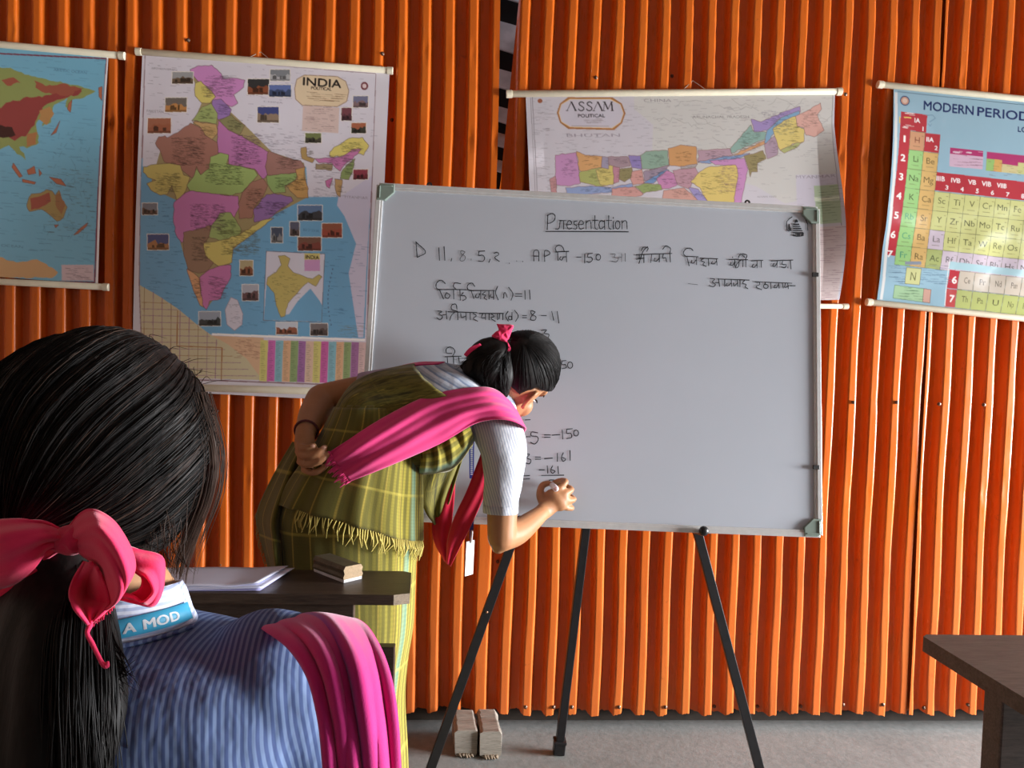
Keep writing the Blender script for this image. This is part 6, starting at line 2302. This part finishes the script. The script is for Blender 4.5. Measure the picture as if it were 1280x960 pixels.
M_BSH = blue_shirt()
mb = MB()
mb.rings(g_rings(40, .003, 96, .55, 9.2, lambda a, t: .012 * math.sin(5 * a + 1.7 * t) * min(1, t / 4) + .007 * math.sin(11 * a - 2.2 * t) * min(1, t / 4) + .004 * math.sin(3.1 * t + 7 * a)), True)
for s_ in (1, -1):
    shd = W(133, 846, .70) + gr * s_ * .15
    elb = shd + gr * s_ * .06 + gf * .10 - gz * .27
    e2 = shd * .25 + elb * .75
    mb.tube([shd, shd * .6 + e2 * .4 + gr * s_ * .008, e2], [.066, .062, .053], 18, sub=10, round_caps=True)
gsh = fuse('shirt', mb, M_BSH, girl, .0055, 7)
# standing collar with a horizontal stripe, and the printed strap round it
def collar_pt(a, h, r_):
    c = W(142, 778, .70) + gz * (h * .82) + gf * .004
    r_ = r_ * .86 + .0015
    # rises to the person's right, as the neck leans
    return c + (gr * math.cos(a) * r_ * 1.06 + gf * math.sin(a) * r_ * .98) + gz * .014 * math.cos(a + .6)


M_COL = stripe_shirt('collar_horizontal_stripe', (0, 0, 1), .0052, (.36, .42, .6), (.62, .66, .78))
aa = np.linspace(0, 2 * math.pi, 60)
mb = MB()
mb.grid([[collar_pt(a, h, r_) for a in aa] for h, r_ in ((-.012, .064), (.018, .058), (.029, .0565), (.031, .06), (.022, .064), (.0, .070), (-.014, .076))][::-1])
mb.build('collar', M_COL, gsh, smooth=True, solid=.0012)
M_CYAN = plain('sky_blue_strap', S(66, 165, 205), .45, .06, 40)
mb = MB()
asr = np.linspace(math.radians(-178), math.radians(-2), 60)
up_ = lambda a: .0165 - .004 * math.cos(a)
mb.grid([[collar_pt(a, h + .0 * a, r_) for a in asr] for h, r_ in ((-.0075, .0765), (.0015, .0735), (.0105, .0705))])
strap = mb.build('lanyard_strap', M_CYAN, girl, smooth=True, solid=.0012)
mb = MB()


def strap_text(s_, a0, a1, h0, h1):
    tri = text_tris(s_, 0)
    w_ = tri[:, :, 0].max()
    tri = np.concatenate([tri, tri + (.04, 0), tri + (-.04, 0), tri + (0, .03)])
    # refine so that long strokes follow the curve
    V = []
    for q in tri:
        st_ = [q]
        for _ in range(2):
            nx = []
            for p in st_:
                m = [(p[0] + p[1]) / 2, (p[1] + p[2]) / 2, (p[2] + p[0]) / 2]
                nx += [np.array([p[0], m[0], m[2]]), np.array([m[0], p[1], m[1]]), np.array([m[2], m[1], p[2]]), np.array(m)]
            st_ = nx
        V += st_
    for p in V:
        pts = []
        for x, y in p:
            a = a0 + (a1 - a0) * x / w_
            h = h0 + (h1 - h0) * y / .727
            pts.append(collar_pt(a, h, .0705 + (.0105 - h) * .333 + .0011 + .00002 * (len(mb.v) % 7)))
        mb.add(pts, [(0, 1, 2)])


strap_text('A', math.radians(-60), math.radians(-52), -.0035, .0062)
strap_text('MO', math.radians(-46.5), math.radians(-28), -.0035, .0062)
strap_text('D', math.radians(-26), math.radians(-18), -.0035, .0062)
mb.build('strap_lettering', plain('strap_white_print', (.72, .8, .85), .6), strap)
mb = MB()
aw = np.linspace(math.radians(-150), math.radians(-8), 50)
mb.tube([collar_pt(a, -.0145, .079) for a in aw], .0022, 6)
mb.build('collar_seam', M_BSH, gsh, smooth=True)

# dupatta over the right shoulder
def dup_mat():
    k = cloth('pink_dupatta_cloth', S(196, 40, 124), S(180, 28, 106), 700)
    u = k.n('ShaderNodeSeparateXYZ', {0: k.n('ShaderNodeTexCoord').outputs['UV']}).outputs[0]
    n = k.noise(30, k.coord(), 3)
    u2 = k.math('ADD', u, k.math('MULTIPLY', n, .02))
    st = k.ramp(u2, [(.5, (0, 0, 0)), (.53, (.8,) * 3), (.58, (.8,) * 3), (.62, (0, 0, 0))])
    base = k.b.inputs['Base Color'].links[0].from_socket
    k.link(k.mix(k.math('MULTIPLY', st, .85), base, S(118, 48, 160)), 'Base Color')
    return k.m


M_DUP = dup_mat()
mb = MB()
rowsD = [[(338, 935, .80), (372, 935, .82), (408, 935, .835), (440, 935, .84)], [(328, 850, .81), (366, 850, .83), (406, 852, .85), (448, 858, .86)],
         [(318, 796, .80), (360, 800, .82), (410, 805, .84), (455, 815, .86)],
         [(314, 789, .735), (345, 780, .755), (390, 774, .76), (440, 780, .77)],
         [(330, 789, .675), (372, 779, .675), (412, 774, .68), (456, 786, .70)],
         [(362, 806, .615), (398, 798, .615), (434, 800, .62), (474, 817, .645)],
         [(388, 842, .585), (418, 835, .58), (450, 838, .585), (486, 856, .61)],
         [(402, 892, .572), (430, 890, .565), (460, 892, .57), (493, 902, .595)],
         [(408, 940, .568), (436, 940, .562), (466, 942, .567), (496, 946, .59)],
         [(412, 1010, .568), (440, 1010, .562), (470, 1010, .567), (498, 1012, .59)], [(414, 1120, .57), (442, 1120, .565), (470, 1120, .57), (496, 1120, .59)]]
Gd = patch(rowsD, 60, 90, lambda U, V: .0075 * np.sin(17 * U + .8 * np.sin(5 * V)) * np.clip(V * 2.2 - .2, .1, 1) + .004 * np.sin(34 * U + 3 * V + 1) * np.clip(V * 1.6, .2, 1) - .012 * np.exp(-((U - .04) / .05) ** 2))
mb.grid(Gd)
mb.build('dupatta', M_DUP, girl, smooth=True, solid=.004, offset=-1)

# ---- hair of the seated person
def cov2(s, f, u):
    face = smooth01(f, .25, .5) * (1 - smooth01(u, .3, .55))
    side = smooth01(f, .38, .6) * (1 - smooth01(u, -.3, .0))
    nape = 1 - smooth01(u, -.97, -.9)
    return 1 - max(face, side, nape)


root2 = nrm((-.1, -.72, -.68))
hr2, sf2, rt2, c1, c2 = hair_cap('hair', H2, (0, -.012, -.008), (.110, .114, .118), cov2, root2, girl, M_HAIR, 38, .0016,
                                 lambda d: (.004 * math.sin(4 * d[2] + 3 * d[1]), 0, .003 * math.sin(5 * d[0]) - .004 * math.exp(-((d[0] + .12) / .08) ** 2) * max(0, d[2])), n=150)
r = np.random.default_rng(21)
paths = []
while len(paths) < 1500:
    ph = r.uniform(0, 2 * math.pi)
    th1 = r.uniform(.9, 2.7)
    d1 = math.cos(th1) * rt2 + math.sin(th1) * (math.cos(ph) * c1 + math.sin(ph) * c2)
    if cov2(*d1) < .8:
        continue
    lift = abs(r.normal(.0006, .0012))
    wv, wa = r.uniform(0, 6), r.uniform(.004, .03)
    P = []
    for t in np.linspace(1, .1, 12):
        th = th1 * t
        p2 = ph + wa * math.sin(wv + 5 * t)
        P.append(sf2(math.cos(th) * rt2 + math.sin(th) * (math.cos(p2) * c1 + math.sin(p2) * c2), lift * math.sin(math.pi * min(1, t * 1.02)) + .0003))
    paths.append(P)
strand_mesh(paths[:1250], .00055, M_HAIR, 'hair_strands', hr2)
strand_mesh(paths[1250:], .0005, M_HAIRB, 'light_strands', hr2)
# locks hanging loose by the right cheek
mb = MB()
for pts in ([(252, 500, .74), (262, 560, .735), (258, 610, .74), (242, 660, .745), (230, 700, .75), (222, 738, .75)], [(246, 560, .76), (252, 610, .76), (242, 655, .76), (226, 690, .76), (220, 722, .76)], [(258, 560, .75), (252, 630, .75), (236, 668, .75), (218, 700, .752)]):
    P = np.array([W(*p) for p in pts])
    mb.tube(P, np.interp(np.linspace(0, 1, len(P)), [0, .3, .7, 1], [.006, .009, .005, .001]), 10, sub=24, flat=(FW, .6))
lk = fuse('cheek_lock', mb, M_HAIRB, hr2, .0022, 3)
paths = []
for _ in range(240):
    t = r.random()
    x0 = r.normal(249, 8)
    b = r.normal(0, 5)
    dd = r.normal(.752, .012)
    end = r.uniform(.6, 1)
    pts = [(x0 - 6, 490, dd), (x0 + 12 + b * .5, 560, dd), (x0 + 8 + b, 615, dd), (x0 - 10 + b, 665, dd), (x0 - 24 + b * 1.2, 705, dd), (x0 - 30 + b * 1.3, 742, dd)]
    P = crp([W(*p) for p in pts], 16)
    paths.append(P[:max(6, int(16 * end))])
for _ in range(60):
    # flyaway hairs near the jaw and nape
    x0, y0 = r.uniform(120, 235), r.uniform(660, 700)
    pts = [(x0, y0 - 40, .70), (x0 + r.normal(0, 8), y0, .69), (x0 + r.normal(6, 10), y0 + r.uniform(10, 40), .69)]
    paths.append(crp([W(*p) for p in pts], 8))
for _ in range(36):
    # fuzz along the crown
    a = r.uniform(.25, 2.9)
    R_ = 139
    p0 = (135 + R_ * math.cos(a), 556 - (R_ + 2) * math.sin(a), .75)
    p1 = (p0[0] + r.normal(0, 10) + 6 * math.cos(a), p0[1] - r.uniform(2, 9), .75)
    p2 = (p1[0] + r.normal(8, 14), p1[1] + r.uniform(-2, 9), .75)
    paths.append(crp([W(*p0), W(*p1), W(*p2)], 8))
strand_mesh(paths, .00038, M_HAIRB, 'loose_strands', hr2)
# ponytail
mb = MB()
mb.tube([W(96, 668, .668), W(84, 705, .645), W(72, 770, .63), W(66, 850, .622), W(64, 930, .62), W(62, 1040, .62), W(64, 1150, .63), W(66, 1210, .635)], [.026, .03, .042, .048, .052, .05, .036, .012], 20, sub=40)
mb.tube([W(92, 690, .65), W(106, 760, .625), W(116, 840, .61), W(122, 930, .61), W(118, 1060, .61)], [.018, .022, .024, .024, .008], 14, sub=24)
mb.tube([W(80, 690, .65), W(36, 770, .632), W(16, 860, .622), W(8, 960, .62), W(14, 1080, .62)], [.02, .03, .034, .034, .008], 14, sub=24)
mb.tube([W(84, 700, .64), W(66, 790, .602), W(60, 880, .59), W(58, 980, .59), W(58, 1090, .60)], [.02, .024, .026, .026, .008], 14, sub=24)
pt2 = fuse('ponytail', mb, M_HAIR, hr2, .005, 6)
paths = []
for _ in range(900):
    a = r.uniform(-1, 1)
    s_ = r.normal(0, 6)
    x = np.array([90 + a * 16, 84 + a * 46, 68 + a * 72, 64 + a * 80, 62 + a * 78 + s_, 62 + a * 66 + 2 * s_])
    y = np.array([675, 720, 790, 870, 950, r.uniform(1000, 1140)])
    bul = math.sqrt(max(0, 1 - (a * .95) ** 2))
    d = np.array([.655, .640 - .018 * bul, .63 - .045 * bul, .622 - .05 * bul, .62 - .05 * bul, .62 - .045 * bul]) + r.normal(0, .003)
    w1 = r.normal(0, 3.5, 6).cumsum() * .6
    paths.append(crp([W(x[i] + w1[i], y[i], d[i]) for i in range(6)], 18))
for _ in range(90):
    # frayed ends sweeping over the shirt by the collar
    x0 = r.uniform(112, 140)
    pts = [(x0 - 14, 740 + r.normal(0, 14), .612), (x0 + r.normal(0, 5), 790, .606), (x0 + r.uniform(0, 22), 830 + r.normal(0, 8), .604), (x0 + r.uniform(8, 40), 850 + r.normal(0, 16), .604)]
    paths.append(crp([W(*p) for p in pts], 12))
strand_mesh(paths, .0006, M_HAIR, 'ponytail_strands', pt2)

# ---- big pink bow: left loop, knot, right loop, tails
KR = lambda pts: [(x / 2.823, 620 + y / 2.823) for x, y in pts]
bow = None
mb = MB()
puff(mb, KR([(170, 145), (205, 112), (250, 98), (292, 108), (305, 150), (292, 200), (245, 212), (190, 198), (172, 175)]), .607, .016, seed=1)
bow = fuse('hair_bow', mb, M_RIB, girl, .0028, 3)


def pleat(U, V, a, b):
    return a * np.sin(b * V + 2 * U) + a * .5 * np.sin(b * 2.1 * V - 3 * U + 1)


mb = MB()
kr = lambda x, y, d: (x / 2.823, 620 + y / 2.823, d)
# left loop: a folded band swelling away from the knot
Gl = patch([[kr(215, 118, .606), kr(225, 150, .60), kr(215, 190, .606)], [kr(160, 92, .598), kr(165, 145, .584), kr(168, 195, .598)], [kr(95, 82, .594), kr(90, 160, .572), kr(112, 262, .594)], [kr(10, 84, .592), kr(0, 180, .566), kr(30, 318, .592)], [kr(-110, 96, .60), kr(-120, 200, .58), kr(-100, 330, .60)], [kr(-190, 150, .625), kr(-200, 210, .62), kr(-180, 280, .625)]],
           26, 50, lambda U, V: .004 * np.sin(11 * U + 2 * V) * (1 - V * .4) + .002 * np.sin(23 * U - 4 * V))
mb.grid(Gl)
Gl = patch([[kr(215, 118, .612), kr(225, 150, .618), kr(215, 190, .612)], [kr(95, 84, .62), kr(90, 160, .632), kr(112, 258, .62)], [kr(10, 86, .63), kr(0, 180, .648), kr(30, 312, .63)], [kr(-110, 98, .635), kr(-120, 200, .65), kr(-100, 326, .635)], [kr(-190, 150, .627), kr(-200, 210, .63), kr(-180, 280, .627)]], 20, 34)
mb.grid(Gl)
mb.build('loop', M_RIB, bow, smooth=True, solid=.0022)
mb = MB()
Gl = patch([[kr(138, 268, .612), kr(120, 250, .612)], [kr(136, 296, .614), kr(80, 262, .61)], [kr(70, 350, .618), kr(10, 310, .612)], [kr(-10, 398, .62), kr(-60, 330, .615)], [kr(-130, 440, .62), kr(-160, 360, .62)]], 10, 26, lambda U, V: .003 * np.sin(9 * U))
mb.grid(Gl)
mb.build('tail', M_RIB, bow, smooth=True, solid=.002)
mb = MB()
# right loop: band rising from the knot, turning down and curling back under
Gl = patch([[kr(246, 104, .606), kr(262, 150, .595), kr(282, 200, .604)], [kr(275, 66, .60), kr(300, 135, .58), kr(300, 215, .60)], [kr(325, 46, .596), kr(345, 135, .566), kr(330, 235, .592)], [kr(395, 84, .592), kr(390, 180, .560), kr(360, 268, .588)], [kr(448, 160, .590), kr(425, 245, .558), kr(376, 310, .586)], [kr(474, 232, .590), kr(440, 310, .560), kr(386, 352, .588)], [kr(462, 290, .592), kr(418, 365, .566), kr(384, 388, .594)], [kr(405, 372, .598), kr(372, 404, .580), kr(352, 398, .602)], [kr(322, 462, .60), kr(312, 440, .590), kr(306, 404, .606)]],
           26, 60, lambda U, V: .003 * np.sin(12 * U + 3 * V) + .0016 * np.sin(25 * U + 2 * V))
mb.grid(Gl)
mb.build('loop', M_RIB, bow, smooth=True, solid=.0022)
mb = MB()
# inside of that loop
Gl = patch([[kr(296, 232, 0.585), kr(330, 236, 0.578), kr(352, 270, 0.578)], [kr(262, 288, 0.584), kr(310, 300, 0.596), kr(378, 320, 0.582)], [kr(244, 340, 0.576), kr(310, 360, 0.596), kr(388, 372, 0.582)], [kr(256, 390, 0.570), kr(310, 400, 0.582), kr(378, 398, 0.578)], [kr(310, 455, 0.572), kr(322, 450, 0.575), kr(330, 442, 0.576)]], 22, 36, lambda U, V: .003 * np.sin(13 * U + 4 * V))
mb.grid(Gl)
mb.build('loop_inside', M_RIB, bow, smooth=True, solid=.002)
mb = MB()
Gl = patch([[kr(452, 176, .612), kr(470, 260, .606)], [kr(500, 190, .616), kr(490, 270, .602)], [kr(572, 216, .622), kr(520, 290, .600)], [kr(578, 290, .624), kr(540, 330, .602)], [kr(566, 350, .622), kr(530, 352, .604)], [kr(538, 388, .62), kr(500, 372, .606)], [kr(480, 378, .614), kr(470, 352, .606)], [kr(412, 366, .606), kr(436, 340, .604)]], 16, 44, lambda U, V: .002 * np.sin(9 * U + 5 * V))
mb.grid(Gl)
Gl = patch([[kr(470, 262, .61), kr(495, 280, .615)], [kr(500, 285, .612), kr(530, 310, .62)], [kr(490, 330, .612), kr(530, 345, .62)], [kr(420, 362, .608), kr(500, 378, .616)]], 10, 20)
mb.grid(Gl)
mb.build('tail', M_RIB, bow, smooth=True, solid=.002)
mb = MB()
pts = [kr(318, 455, .576), kr(308, 485, .572), kr(325, 520, .570), kr(345, 560, .568), kr(362, 592, .567), kr(376, 600, .567), kr(380, 588, .567)]
mb.tube([W(*p) for p in pts], [.0022, .0017, .0018, .0016, .0018, .002, .0012], 8, sub=36)
mb.build('twisted_end', M_RIB, bow, smooth=True)
mb = MB()
for k in range(26):
    t = k / 25
    x, y = 318 + 84 * t, 456 - 74 * t
    mb.tube([W(*kr(x, y, .592)), W(*kr(x + r.normal(2, 3), y + r.uniform(8, 18), .592))], [.0006, .0003], 4)
mb.build('frayed_edge', M_RIB, bow, smooth=True)['kind'] = 'stuff'

# bench the seated person sits on (below the frame)
bench = thing('bench', 'dark plain wooden bench under the seated person in the foreground', 'bench', BASE, None)
mb = MB()
mb.box(BASE + gz * (SEAT - .032) + gf * .04, gr * .55, gf * .13, gz * .018)
mb.build('seat', M_DESK, bench, bevel=.003)
for s_ in (-1, 1):
    for q in (-.06, .14):
        mb = MB()
        mb.box(BASE + gr * s_ * .48 + gf * q + gz * (SEAT - .05) / 2, gr * .022, gf * .022, gz * (SEAT - .05) / 2)
        mb.build('leg', M_DESK, bench, bevel=.003)
